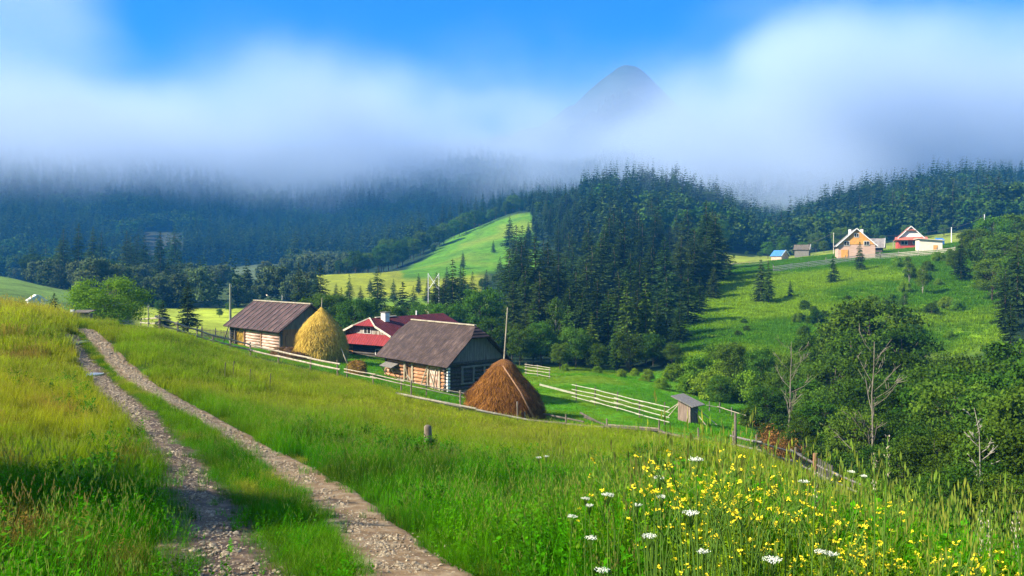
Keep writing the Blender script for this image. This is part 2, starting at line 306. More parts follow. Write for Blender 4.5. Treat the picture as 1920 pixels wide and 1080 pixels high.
# ------------------------------------------------------------------ leaf and bark materials
def leafmat(name, c1, c2, trans=0.35, inst=False, rnd=0.22, hue=0.02, attr='lc'):
    m = mat(name); nt = m.node_tree; L = nt.links.new
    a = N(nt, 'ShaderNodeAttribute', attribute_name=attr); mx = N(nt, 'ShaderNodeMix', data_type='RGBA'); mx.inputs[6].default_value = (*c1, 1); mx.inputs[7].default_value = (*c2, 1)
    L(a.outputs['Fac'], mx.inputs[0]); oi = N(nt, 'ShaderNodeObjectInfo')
    h_ = N(nt, 'ShaderNodeHueSaturation'); r1 = N(nt, 'ShaderNodeMapRange', ins={3: 1-rnd, 4: 1+rnd}); L(oi.outputs['Random'], r1.inputs[0]); L(r1.outputs[0], h_.inputs['Value'])
    r2 = N(nt, 'ShaderNodeMath', operation='MULTIPLY_ADD', ins={1: 7.31, 2: 0.0}); fr = N(nt, 'ShaderNodeMath', operation='FRACT'); L(oi.outputs['Random'], r2.inputs[0]); L(r2.outputs[0], fr.inputs[0])
    r3 = N(nt, 'ShaderNodeMapRange', ins={3: 0.5-hue, 4: 0.5+hue}); L(fr.outputs[0], r3.inputs[0]); L(r3.outputs[0], h_.inputs['Hue'])
    L(mx.outputs[2], h_.inputs['Color'])
    d = N(nt, 'ShaderNodeBsdfDiffuse'); t = N(nt, 'ShaderNodeBsdfTranslucent'); s = N(nt, 'ShaderNodeMixShader', ins={0: trans}); o = N(nt, 'ShaderNodeOutputMaterial')
    L(h_.outputs[0], d.inputs[0]); L(h_.outputs[0], t.inputs[0]); L(d.outputs[0], s.inputs[1]); L(t.outputs[0], s.inputs[2]); L(s.outputs[0], o.inputs[0]); return m
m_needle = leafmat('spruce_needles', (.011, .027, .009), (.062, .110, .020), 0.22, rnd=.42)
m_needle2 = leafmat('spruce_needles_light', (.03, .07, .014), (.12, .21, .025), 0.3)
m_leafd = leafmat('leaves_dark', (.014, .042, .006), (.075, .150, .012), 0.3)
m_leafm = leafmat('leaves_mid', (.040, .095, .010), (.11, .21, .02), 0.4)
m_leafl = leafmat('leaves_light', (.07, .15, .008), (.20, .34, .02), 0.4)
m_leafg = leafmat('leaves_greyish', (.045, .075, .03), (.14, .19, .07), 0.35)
m_bark = mnoise('bark', (.05, .04, .03), (.16, .13, .10), 6, (1, 1, .3))
m_birch = mnoise('birch_bark', (.07, .06, .05), (.30, .28, .23), 5, (1, 1, 2.5), p=(.3, .45))
m_dead = mnoise('dead_wood', (.10, .085, .065), (.26, .23, .18), 5, (1, 1, .4))
# ------------------------------------------------------------------ trees
def cards(P_, D, U, w, l, rg, kite=True):
    """leaf cards: centre base P_, direction D (len l), side U (width w) as quads"""
    n = len(P_); U = U/np.maximum(np.linalg.norm(U, axis=1, keepdims=True), 1e-6); D = D/np.maximum(np.linalg.norm(D, axis=1, keepdims=True), 1e-6)
    w = np.broadcast_to(np.asarray(w), (n,))[:, None]; l = np.broadcast_to(np.asarray(l), (n,))[:, None]
    a = P_; b = P_+D*l*.45+U*w*.5; c = P_+D*l; d = P_+D*l*.55-U*w*.5
    return np.stack([a, b, c, d], 1).reshape(-1, 3), np.arange(4*n).reshape(n, 4)
def spruce_mesh(seed, h=20.0, rmax=3.2, lod=1, bare=0.06):
    g = np.random.default_rng(seed); Ps, Ds, Us, Ws, Ls, Cs = [], [], [], [], [], []
    nw = int((34, 15)[lod == 0]*h/20)+4; z = bare*h
    for i in range(nw):
        t = (i+g.random()*.6)/nw; zz = h*(bare+(1-bare)*t**0.93); R_ = rmax*(1-t)**0.85*(0.75+0.45*g.random())*min(1, .55+t*4)+0.12
        nb = (8, 6)[lod == 0] if t < .8 else 5
        for k in range(nb):
            a = g.random()*2*PI; L_ = R_*(0.7+0.5*g.random()); ns = max(2, int((9, 3)[lod == 0]*L_/rmax)+2)
            s = np.linspace(0.12, 1, ns); dr = -0.30*L_*s**1.6+0.16*L_*np.maximum(0, s-.75)*2
            x = np.cos(a)*L_*s; y = np.sin(a)*L_*s; zc = zz+dr
            for sg in ((-1, 1, 0) if lod else (0,)):
                wob = g.normal(0, .05, (ns, 3))*L_; P_ = np.stack([x, y, zc], 1)+wob*.6
                side = np.array([-math.sin(a), math.cos(a), 0])*sg
                D = np.tile(side*0.9+np.array([math.cos(a), math.sin(a), -.35])*(.75 if sg else 1.0), (ns, 1))+g.normal(0, .25, (ns, 3))
                U = np.tile(np.array([-math.sin(a), math.cos(a), 0.3]) if sg == 0 else np.array([math.cos(a), math.sin(a), .2]), (ns, 1))+g.normal(0, .3, (ns, 3))
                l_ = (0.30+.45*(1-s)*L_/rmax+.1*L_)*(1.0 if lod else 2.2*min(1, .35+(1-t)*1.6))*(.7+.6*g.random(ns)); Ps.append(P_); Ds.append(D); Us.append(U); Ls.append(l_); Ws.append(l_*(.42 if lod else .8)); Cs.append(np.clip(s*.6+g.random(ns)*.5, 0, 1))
    n = 14 if lod else 3
    Ps.append(np.stack([np.zeros(n), np.zeros(n), h*np.linspace(.93, 1, n)-.3], 1)); D = g.normal(0, .3, (n, 3)); D[:, 2] = 1; Ds.append(D); Us.append(g.normal(0, 1, (n, 3))); Ls.append(np.full(n, .5)); Ws.append(np.full(n, .16)); Cs.append(g.random(n))
    V, Q = cards(np.vstack(Ps), np.vstack(Ds), np.vstack(Us), np.hstack(Ws), np.hstack(Ls), g)
    return V, Q, np.repeat(np.hstack(Cs), 4)
def trunk_mb(h, r, n=7, bend=0.0, seed=0):
    g = random.Random(seed); pts = [(bend*math.sin(t*3)*h*.05+g.uniform(-1, 1)*.01*h*t, bend*t*t*h*.1, -.8+(h+.8)*t) for t in [i/8 for i in range(9)]]
    return MB().tube(pts, [r*(1-.9*t/8)+.01 for t in range(9)], n)
def decid(seed, h=10.0, rx=4.2, z0=0.28, nl=34, leaves=13000, lsz=0.235, shape='round', dens=1.0):
    """crown made of leaf clumps at the ends of limbs; returns leaf arrays and limb MB"""
    g = np.random.default_rng(seed); lob = []; mb = MB(); tr = max(.05, h*.018)
    lean = g.normal(0, .04, 2)*h
    mb.tube([(0, 0, -.8), (lean[0]*.2, lean[1]*.2, h*.3), (lean[0]*.6, lean[1]*.6, h*.6), (lean[0], lean[1], h*.9)], [tr*1.2, tr*.9, tr*.55, tr*.12], 7)
    for i in range(nl):
        t = (i+.5)/nl; zc = z0+(1-z0)*(t**.85)*0.93
        q = (zc-z0)/(1-z0)
        if shape == 'round': rad = rx*math.sqrt(max(.02, 1-(2*q*.93-.85)**2/1.25))
        elif shape == 'tall': rad = rx*(1-q)**.55*(.5+min(q*3, .5))
        else: rad = rx*math.sqrt(max(.03, 1-q*q))
        a = i*2.39996+g.normal(0, .5); rr = rad*(0.35+.65*math.sqrt(g.random())); c = np.array([math.cos(a)*rr*.8+lean[0]*q, math.sin(a)*rr*.8+lean[1]*q, zc*h])
        lob.append((c, (.16+.14*g.random())*rx*(1.25-.5*q)))
        b0 = np.array([lean[0]*q*.5, lean[1]*q*.5, max(h*.12, (zc-.22)*h)]); mid = (b0+c)/2+np.array([0, 0, -.03*h])
        mb.tube([b0, mid, c], [tr*.38, tr*.22, tr*.06], 5, False)
    w = np.array([r_**2 for _, r_ in lob]); w = w/w.sum(); Ps, Ns, Cs = [], [], []
    for (c, r_), ww in zip(lob, w):
        n = int(leaves*ww*dens)+5; d = g.normal(0, 1, (n, 3)); d /= np.linalg.norm(d, axis=1, keepdims=True); d[:, 2] = np.where(d[:, 2] < -.35, -d[:, 2]*.4, d[:, 2])
        rad = r_*(1.0+.32*np.clip(g.normal(0, 1, n), -2.2, 2.0))*(1+.35*np.sin(d[:, 0]*5+c[0])*np.sin(d[:, 1]*4+c[1]))
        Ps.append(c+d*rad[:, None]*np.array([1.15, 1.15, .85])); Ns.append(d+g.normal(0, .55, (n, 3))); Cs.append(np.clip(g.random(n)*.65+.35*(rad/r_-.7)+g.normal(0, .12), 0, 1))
    P_ = np.vstack(Ps); Nn = np.vstack(Ns); n = len(P_); t1 = np.cross(Nn, g.normal(0, 1, (n, 3))); t2 = np.cross(Nn, t1)
    s = lsz*(.6+.8*g.random(n)); V, Q = cards(P_, t1, t2, s*.8, s*1.15, g)
    return V, Q, np.repeat(np.hstack(Cs), 4), mb
KIN = {}
def reg(kind, V, Q, C, leafm, trunk, barkm):
    me = mesh('crown_'+kind, V, Q, leafm, {'lc': ('POINT', C)}); tm = bpy.data.meshes.new('trunk_'+kind); tm.from_pydata(trunk.v, [], trunk.f); tm.update(); tm.materials.append(barkm)
    tm.polygons.foreach_set('use_smooth', np.ones(len(tm.polygons), bool))
    KIN.setdefault(kind.split('.')[0], []).append((me, tm, float(V[:, 2].max())))
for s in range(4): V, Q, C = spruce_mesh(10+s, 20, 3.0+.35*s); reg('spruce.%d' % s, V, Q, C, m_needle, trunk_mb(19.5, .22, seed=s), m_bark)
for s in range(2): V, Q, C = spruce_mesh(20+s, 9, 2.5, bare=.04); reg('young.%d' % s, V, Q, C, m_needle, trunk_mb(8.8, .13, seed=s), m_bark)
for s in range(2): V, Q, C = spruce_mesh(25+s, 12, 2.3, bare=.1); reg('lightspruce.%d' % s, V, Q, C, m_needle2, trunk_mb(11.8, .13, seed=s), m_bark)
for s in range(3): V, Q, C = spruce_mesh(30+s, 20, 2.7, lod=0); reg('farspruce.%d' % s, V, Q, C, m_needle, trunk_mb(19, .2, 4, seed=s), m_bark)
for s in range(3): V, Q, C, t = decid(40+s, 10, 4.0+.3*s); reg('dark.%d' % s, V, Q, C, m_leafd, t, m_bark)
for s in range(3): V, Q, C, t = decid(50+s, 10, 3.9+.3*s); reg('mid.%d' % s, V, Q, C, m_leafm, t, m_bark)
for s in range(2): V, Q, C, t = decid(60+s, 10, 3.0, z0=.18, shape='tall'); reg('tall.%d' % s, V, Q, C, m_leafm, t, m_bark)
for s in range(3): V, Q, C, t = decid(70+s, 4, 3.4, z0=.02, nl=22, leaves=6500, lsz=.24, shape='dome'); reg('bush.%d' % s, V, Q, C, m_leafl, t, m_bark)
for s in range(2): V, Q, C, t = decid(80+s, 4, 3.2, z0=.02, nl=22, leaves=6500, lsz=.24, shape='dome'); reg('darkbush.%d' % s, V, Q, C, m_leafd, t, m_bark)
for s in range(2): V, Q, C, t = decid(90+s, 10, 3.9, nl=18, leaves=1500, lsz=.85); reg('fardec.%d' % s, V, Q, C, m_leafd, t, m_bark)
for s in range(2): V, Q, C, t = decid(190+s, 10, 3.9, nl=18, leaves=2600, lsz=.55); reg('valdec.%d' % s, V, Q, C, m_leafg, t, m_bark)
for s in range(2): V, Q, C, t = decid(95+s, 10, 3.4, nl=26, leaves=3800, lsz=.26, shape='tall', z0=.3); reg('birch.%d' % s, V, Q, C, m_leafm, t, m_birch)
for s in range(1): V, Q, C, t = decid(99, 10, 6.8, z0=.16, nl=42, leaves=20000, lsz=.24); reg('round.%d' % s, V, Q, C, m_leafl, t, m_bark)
NT = {}
def tree(kind, px, Y, top, label, cat, group=None, name=None, wid=1.0, h=None, crown=True):
    """a tree whose foot is on the ground under photo column px at distance Y and whose tip reaches photo row top"""
    p = pt(px, Y); ms = KIN[kind]; me, tm, mh = ms[NT.get(kind, 0) % len(ms)]; NT[kind] = NT.get(kind, 0)+1
    hh = h if h else max(1.0, (HY-top)/F*Y-p.z); s = hh/mh
    o = thing(name or {'young': 'spruce_tree', 'spruce': 'spruce_tree', 'lightspruce': 'spruce_tree', 'farspruce': 'spruce_tree', 'bush': 'bush', 'darkbush': 'bush', 'birch': 'birch_tree'}.get(kind, 'broadleaf_tree'), label, cat, p, random.uniform(0, 6.28), group)
    o.scale = (s*wid, s*wid, s)
    link('trunk' if 'bush' not in kind else 'stems', tm, o); link('crown' if 'bush' not in kind else 'foliage', me, o); return o
# ------------------------------------------------------------------ scatter (grass, stones, far-off wood: stuff nobody could count)
def scatter(name, P_, sc, rz, idx, sources, col=None, label=None, cat=None, stretch=None):
    src = bpy.data.collections.new(name+'_source')
    for k, me in enumerate(sources):
        o = bpy.data.objects.new('%s_%02d' % (name, k), me); src.objects.link(o)
    me = bpy.data.meshes.new(name); n = len(P_); me.vertices.add(n); me.vertices.foreach_set('co', np.asarray(P_, np.float32).ravel())
    a = me.attributes.new('sc', 'FLOAT_VECTOR', 'POINT'); s3 = np.stack([sc, sc, sc if stretch is None else sc*stretch], 1); a.data.foreach_set('vector', s3.astype(np.float32).ravel())
    a = me.attributes.new('rot', 'FLOAT_VECTOR', 'POINT'); r3 = np.stack([rz*0, rz*0, rz], 1) if rz.ndim == 1 else rz; a.data.foreach_set('vector', r3.astype(np.float32).ravel())
    a = me.attributes.new('idx', 'INT', 'POINT'); a.data.foreach_set('value', idx.astype(np.int32))
    if col is not None: a = me.attributes.new('gc', 'FLOAT_COLOR', 'POINT'); a.data.foreach_set('color', np.hstack([col, np.ones((n, 1))]).astype(np.float32).ravel())
    ob = link(name, me); ng = bpy.data.node_groups.new(name, 'GeometryNodeTree'); ng.interface.new_socket('Geometry', in_out='INPUT', socket_type='NodeSocketGeometry'); ng.interface.new_socket('Geometry', in_out='OUTPUT', socket_type='NodeSocketGeometry')
    gi = ng.nodes.new('NodeGroupInput'); go = ng.nodes.new('NodeGroupOutput'); ip = ng.nodes.new('GeometryNodeInstanceOnPoints'); ci = ng.nodes.new('GeometryNodeCollectionInfo')
    ci.inputs['Collection'].default_value = src; ci.inputs['Separate Children'].default_value = True; ci.inputs['Reset Children'].default_value = True; ip.inputs['Pick Instance'].default_value = True
    def na(an, ty): q = ng.nodes.new('GeometryNodeInputNamedAttribute'); q.data_type = ty; q.inputs['Name'].default_value = an; return q.outputs['Attribute']
    L = ng.links.new; L(gi.outputs[0], ip.inputs['Points']); L(ci.outputs[0], ip.inputs['Instance']); L(na('idx', 'INT'), ip.inputs['Instance Index']); L(na('rot', 'FLOAT_VECTOR'), ip.inputs['Rotation']); L(na('sc', 'FLOAT_VECTOR'), ip.inputs['Scale']); L(ip.outputs[0], go.inputs[0])
    md = ob.modifiers.new('scatter', 'NODES'); md.node_group = ng
    return tag(ob, label, cat, kind='stuff')
# grass: blade clumps
def clump(seed, nb, rad, h0, h1, w, segs=3, seedheads=0.15, curl=.35, headw=1.0):
    g = np.random.default_rng(seed); V = []; Q = []; C = []; K = []
    for b in range(nb):
        a = g.random()*2*PI; r_ = rad*math.sqrt(g.random()); x, y = r_*math.cos(a), r_*math.sin(a); h = h0+(h1-h0)*g.random(); da = g.random()*2*PI; cu = curl*h*(.3+g.random())
        d = np.array([math.cos(da), math.sin(da)]); sd = np.array([-d[1], d[0]])*w*(.6+.7*g.random()); ro = g.normal(0, .38); head = g.random() < seedheads
        if head: h *= 1.25; cu *= .5
        base = len(V)
        for s in range(segs+1):
            t = s/segs; c = np.array([x, y])+d*cu*t*t; zz = h*t*(1-.15*t)-.05; ww = sd*(1-t*.85)*(0.4 if head else 1)
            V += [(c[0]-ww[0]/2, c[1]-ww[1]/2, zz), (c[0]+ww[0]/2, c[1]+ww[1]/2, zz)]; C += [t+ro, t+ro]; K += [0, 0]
        for s in range(segs): Q.append((base+2*s, base+2*s+1, base+2*s+3, base+2*s+2))
        if head:
            c = np.array([x, y])+d*cu; zt = h*.85
            for q in range(5):
                aa = g.random()*PI; u = np.array([math.cos(aa), math.sin(aa)])*w*.75*headw; zz = zt-.08*h+q*.026*h; b2 = len(V); e = c+d*.01*q+g.normal(0, w*.5, 2)
                V += [(e[0], e[1], zz), (e[0]+u[0], e[1]+u[1], zz+.025*h), (e[0], e[1], zz+.055*h), (e[0]-u[0], e[1]-u[1], zz+.03*h)]; C += [1]*4; K += [1]*4; Q.append((b2, b2+1, b2+2, b2+3))
    return V, np.array(Q), C, K
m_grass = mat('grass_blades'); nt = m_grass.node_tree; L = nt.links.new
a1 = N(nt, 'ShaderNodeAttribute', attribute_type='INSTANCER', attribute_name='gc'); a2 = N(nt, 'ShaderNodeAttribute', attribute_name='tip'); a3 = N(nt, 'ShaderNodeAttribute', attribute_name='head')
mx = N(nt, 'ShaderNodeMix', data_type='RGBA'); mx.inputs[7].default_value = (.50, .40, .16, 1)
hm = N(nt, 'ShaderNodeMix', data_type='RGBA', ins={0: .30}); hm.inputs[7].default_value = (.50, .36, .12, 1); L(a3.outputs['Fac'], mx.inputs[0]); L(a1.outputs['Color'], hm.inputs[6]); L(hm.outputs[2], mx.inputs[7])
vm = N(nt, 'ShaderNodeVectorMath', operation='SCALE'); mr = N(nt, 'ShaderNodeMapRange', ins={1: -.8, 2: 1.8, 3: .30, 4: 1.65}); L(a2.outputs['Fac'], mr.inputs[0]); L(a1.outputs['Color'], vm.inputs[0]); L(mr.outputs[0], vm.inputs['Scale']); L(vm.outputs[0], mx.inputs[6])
d = N(nt, 'ShaderNodeBsdfDiffuse'); t = N(nt, 'ShaderNodeBsdfTranslucent'); s = N(nt, 'ShaderNodeMixShader', ins={0: .4}); o = N(nt, 'ShaderNodeOutputMaterial')
L(mx.outputs[2], d.inputs[0]); L(mx.outputs[2], t.inputs[0]); L(d.outputs[0], s.inputs[1]); L(t.outputs[0], s.inputs[2]); L(s.outputs[0], o.inputs[0])
def gm(name, *a, **k):
    V, Q, C, K = clump(*a, **k); return mesh(name, V, Q, m_grass, {'tip': ('POINT', C), 'head': ('POINT', K)})
def herb(seed, ns=7, h=.55, lf=14, lsz=.07):
    g = np.random.default_rng(seed); V = []; Q = []; C = []
    for s_ in range(ns):
        x, y = g.normal(0, .12, 2); hh = h*(.6+.5*g.random()); lx, ly = g.normal(0, .10, 2)
        b = len(V); V += [(x-.004, y, -.05), (x+.004, y, -.05), (x+lx+.002, y+ly, hh), (x+lx-.002, y+ly, hh)]; C += [0, 0, .4, .4]; Q.append((b, b+1, b+2, b+3))
        for k in range(lf):
            t = .15+.85*(k+g.random())/lf; c = np.array([x+lx*t, y+ly*t, hh*t]); a = g.random()*2*PI; l = lsz*(1.3-.6*t)*(.7+.6*g.random()); D = np.array([math.cos(a), math.sin(a), .35+g.normal(0, .3)]); U = np.array([-math.sin(a), math.cos(a), g.normal(0, .3)])
            b = len(V); V += [tuple(c), tuple(c+D*l*.5+U*l*.28), tuple(c+D*l), tuple(c+D*l*.5-U*l*.28)]; C += [t*.6+.3]*4; Q.append((b, b+1, b+2, b+3))
    return mesh('herb', V, np.array(Q), m_grass, {'tip': ('POINT', C), 'head': ('POINT', [0]*len(V))})
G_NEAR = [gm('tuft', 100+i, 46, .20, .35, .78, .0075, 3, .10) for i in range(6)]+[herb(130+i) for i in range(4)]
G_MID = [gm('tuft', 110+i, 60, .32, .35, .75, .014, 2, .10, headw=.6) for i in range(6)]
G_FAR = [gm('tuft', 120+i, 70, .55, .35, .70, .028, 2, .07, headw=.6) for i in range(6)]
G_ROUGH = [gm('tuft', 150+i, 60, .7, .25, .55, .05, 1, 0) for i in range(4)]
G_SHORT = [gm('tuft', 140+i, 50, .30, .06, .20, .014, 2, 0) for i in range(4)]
def pal(w): return np.array(w)
def fieldcol(x, y):
    px = PX(x, y); n1 = fbm(x, y, 5, 3); n2 = fbm(x+50, y-20, 1.6, 3); g = pal((.050, .23, .003)); dg = pal((.018, .085, .004)); yg = pal((.22, .31, .006)); gold = pal((.40, .39, .016)); red = pal((.36, .17, .05))
    left = 1-sstep(px-(120+(60-y)*2.2), -60, 120)     # the golden meadow left of the track
    rows = HY-F*H(x, y, False)/np.maximum(y, .1)
    wy = sstep(y, 12, 42)*.8+.55*(n1-.45)
    wy = np.clip(wy, 0, 1)[:, None]
    c = g*(1-wy)+yg*wy
    c = c*(1-.75*(sstep(n2, .56, .72)*(1-wy[:, 0]*.7))[:, None])+dg*.75*(sstep(n2, .56, .72)*(1-wy[:, 0]*.7))[:, None]
    n3 = fbm(x-150, y+220, 8, 3); gw = (.35*sstep(n3, .5, .66)*sstep(y, 16, 36))[:, None]; c = c*(1-gw)+gold*.85*gw
    lw = (left*sstep(y, 10, 22)*np.clip(.45+1.2*(n1-.35), 0, 1))[:, None]; c = c*(1-lw)+gold*lw
    rw = (.6*sstep(n2, .62, .75)*(left*.9+.12))[:, None]; c = c*(1-rw)+red*rw
    bl = (sstep(px, 900, 1200)*(1-sstep(y, 10, 20))*sstep(n1, .45, .6)*.6)[:, None]; c = c*(1-bl)+pal((.17, .25, .015))*bl
    return c*(.60+.8*np.random.default_rng(5).random((len(x), 1)))
PO = hit(803, 858, 15, 45)
def fieldpts(y0, y1, dens, seed, u0=-.80, u1=.80, trackw=.50, midshort=True):
    g = np.random.default_rng(seed); A = (u1-u0)/2*(y1*y1-y0*y0); n = int(A*dens)
    y = np.sqrt(y0*y0+g.random(n)*(y1*y1-y0*y0)); x = y*(u0+(u1-u0)*g.random(n)); ok = y < fence_y(np.clip(PX(x, y), -400, 2300))-.4
    x, y = x[ok], y[ok]; dl = dist_to(rutL, x, y); dr = dist_to(rutR, x, y); dm = np.minimum(dl, dr); w = .20+.46*fbm(x, y, .7, 3)-.12*(dl < dr)+.22*sstep(y, 14, 35)
    keep = (dm > w) | (g.random(len(x)) < np.where(dl < dr, .12, .05)*(y < 25)); x, y, dl, dr = x[keep], y[keep], dl[keep], dr[keep]
    mid = (dl < 1.6) & (dr < 1.6); return x, y, mid, np.minimum(dl, dr), g
def put_grass(name, y0, y1, dens, seed, src, s0, s1, label):
    x, y, mid, dm, g = fieldpts(y0, y1, dens, seed); z = H(x, y)
    s = s0+(s1-s0)*g.random(len(x)); nf = fence_y(np.clip(PX(x, y), -400, 2300)); s = s*(.45+.55*sstep(dm, .3, 1.1))*np.where(mid, .75, 1)*np.where(PX(x, y) > 215, 1-.58*sstep(y, nf-9, nf-3), 1)*(1-.6*np.exp(-((x-PO.x-.3)**2+((y-PO.y+2.2)/2.5)**2)/.8))*(.45+1.0*fbm(x, y, 2.2, 3))*np.where((PX(x, y) < 125) & (y > 38) & (y < 58), 1.5, 1)
    if name == 'meadow_grass_near': s *= (.5+.5*sstep(y, 2.5, 5))*(1+.35*sstep(PX(x, y), 900, 1250)); c0 = g.random(len(x)) < .28; idx = np.where(c0, g.integers(6, 10, len(x)), g.integers(0, 6, len(x)))
    else: idx = g.integers(0, len(src), len(x))
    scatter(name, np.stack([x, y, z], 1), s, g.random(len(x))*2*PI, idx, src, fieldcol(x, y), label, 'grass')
put_grass('meadow_grass_near', 2.2, 13, 17, 1, G_NEAR, .8, 1.15, 'tall green grass and herbs nearest the viewer')
put_grass('meadow_grass_middle', 12, 34, 9.0, 2, G_MID, .8, 1.15, 'tall uncut meadow grass on both sides of the track')
put_grass('meadow_grass_far', 33, 64, 5.0, 3, G_FAR, .8, 1.1, 'yellowish meadow grass up to the long rail fence')
g = np.random.default_rng(9); n = 30000; y = np.sqrt(50**2+g.random(n)*(108**2-50**2)); x = y*(-.75+1.2*g.random(n)); z = zmask(x, y); ok = (z['yard'] > .5); x, y = x[ok], y[ok]
cc = pal((.08, .26, .004))*(1-.6*sstep(fbm(x, y, 7, 3), .45, .6)[:, None])+pal((.19, .25, .01))*.6*sstep(fbm(x, y, 7, 3), .45, .6)[:, None]
scatter('yard_grass', np.stack([x, y, H(x, y)], 1), .8+.9*g.random(len(x)), g.random(len(x))*2*PI, g.integers(0, 4, len(x)), G_SHORT, cc*(.7+.6*g.random((len(x), 1))), 'short bright green grass around the barns', 'grass')
x, y, mid, dm, g = fieldpts(7, 34, 2.2, 21); ok = (fbm(x+300, y, 4.5, 3) > .50) & (dm > 1.2) & (y < fence_y(PX(x, y))-8); x, y = x[ok], y[ok]
scatter('meadow_weeds', np.stack([x, y, H(x, y)], 1), (.55+.6*g.random(len(x)))*1.0, g.random(len(x))*2*PI, g.integers(0, 4, len(x)), [herb(160+i, 9, .6, 20, .11) for i in range(4)], pal((.045, .16, .005))*(.6+.9*g.random((len(x), 1))), 'dark leafy weeds growing in patches in the meadow', 'weeds')
g = np.random.default_rng(31); PP = []
for poly in (rutL, rutR):
    n = 15000; k = (g.random(n)**1.35*len(poly)).astype(int).clip(0, len(poly)-1); PP.append(poly[k]+g.normal(0, .75, (n, 2)))
PP = np.vstack(PP); x, y = PP.T; dl = dist_to(rutL, x, y); dr = dist_to(rutR, x, y); dm = np.minimum(dl, dr); n_ = fbm(x+40, y, .8, 3)
ok = (dm > .34+.38*n_-.10*(dl < dr)) & (y > 5); x, y, dl, dr, dm = x[ok], y[ok], dl[ok], dr[ok], dm[ok]; ins = np.maximum(dl, dr) < 1.9
cc = pal((.075, .19, .006))*(.5+.9*g.random((len(x), 1))); yl = (sstep(fbm(x, y, 1.6, 2), .5, .65)*.7)[:, None]; cc = cc*(1-yl)+pal((.28, .28, .03))*(.6+.8*g.random((len(x), 1)))*yl
scatter('verge_grass', np.stack([x, y, H(x, y)], 1), (.55+.9*g.random(len(x)))*(.55+.35*ins)*(.5+.5*sstep(dm, .3, .8)), g.random(len(x))*2*PI, g.integers(0, 4, len(x)), [gm('tuft', 170+i, 34, .16, .08, .26, .008, 2, 0, curl=.6) for i in range(4)], cc, 'short ragged grass creeping over the edges of the wheel ruts', 'grass')
# rough tussocks on the far slope
g = np.random.default_rng(10); n = 26000; y = np.sqrt(100**2+g.random(n)*(225**2-100**2)); x = y*(.20+.50*g.random(n)); z = zmask(x, y); ok = (z['slope']+z['plateau'] > .5); x, y = x[ok], y[ok]
sn = sstep(fbm(x, y, 24, 4), .40, .62)[:, None]; cc = (pal((.075, .20, .004))*(1-sn)+pal((.20, .33, .008))*sn)*(.8+.4*g.random((len(x), 1)))
scatter('slope_grass', np.stack([x, y, H(x, y)], 1), .8+1.3*g.random(len(x)), g.random(len(x))*2*PI, g.integers(0, 4, len(x)), G_ROUGH, cc, 'rough green grass on the opposite slope', 'grass', stretch=.55)
# stones on the track
def stone(seed):
    g = np.random.default_rng(seed); bm = bmesh.new(); bmesh.ops.create_icosphere(bm, subdivisions=2, radius=1); k = g.normal(0, 1, (6, 3))
    for v in bm.verts:
        c = np.array(v.co); f = 1+.18*np.sin(c@k[0]*2)+.12*np.sin(c@k[1]*3.3)
        v.co = Vector(c*f*np.array([1, .75, .42]))
    me = bpy.data.meshes.new('stone'); bm.to_mesh(me); bm.free(); me.materials.append(m_stone); return me
m_stone = mnoise('stone', (.09, .062, .035), (.42, .35, .24), 1.4, bump=.4, rnd=.35, detail=8)
g = np.random.default_rng(12); P_, S_ = [], []
for poly, w, n in ((rutL, .50, 10000), (rutR, .46, 14000)):
    k = (g.random(n)**1.5*len(poly)).astype(int).clip(0, len(poly)-1); q = poly[k]+g.normal(0, w*.45, (n, 2)); P_.append(q); S_.append(.007+.024*g.random(n)**3+.035*(g.random(n) < .03)*g.random(n))
P_ = np.vstack(P_); S_ = np.hstack(S_); S_ = S_*(1+sstep(P_[:, 1], 12, 40)*1.2)
scatter('track_stones', np.stack([P_[:, 0], P_[:, 1], H(P_[:, 0], P_[:, 1])+.035], 1), S_*1.0, g.normal(0, .25, (len(S_), 3))+np.stack([S_*0, S_*0, g.random(len(S_))*6.28], 1), g.integers(0, 5, len(S_)), [stone(i) for i in range(5)], None, 'loose grey stones lying in the wheel ruts', 'stones')
# valley woodland
g = np.random.default_rng(15); n = 2600; y = np.sqrt(180**2+g.random(n)*(430**2-180**2)); x = y*(-.64+.45*g.random(n)); z = zmask(x, y); ok = (z['leftm']+z['lowm']+z['midm']+z['hay']+z['clear'] < .2) & (fbm(x, y, 40, 3) > .47); x, y = x[ok], y[ok]
cf = (g.random(len(x)) < .3)
scatter('valley_wood', np.stack([x, y, H(x, y)-.3], 1), np.where(cf, .55, .75)*(.6+.7*g.random(len(x))), g.random(len(x))*6.28, np.where(cf, g.integers(0, 2, len(x)), g.integers(2, 4, len(x))), [KIN['farspruce'][0][0], KIN['farspruce'][1][0], KIN['valdec'][0][0], KIN['valdec'][1][0]], None, 'patches of grey green woodland in the valley on the left', 'woodland')
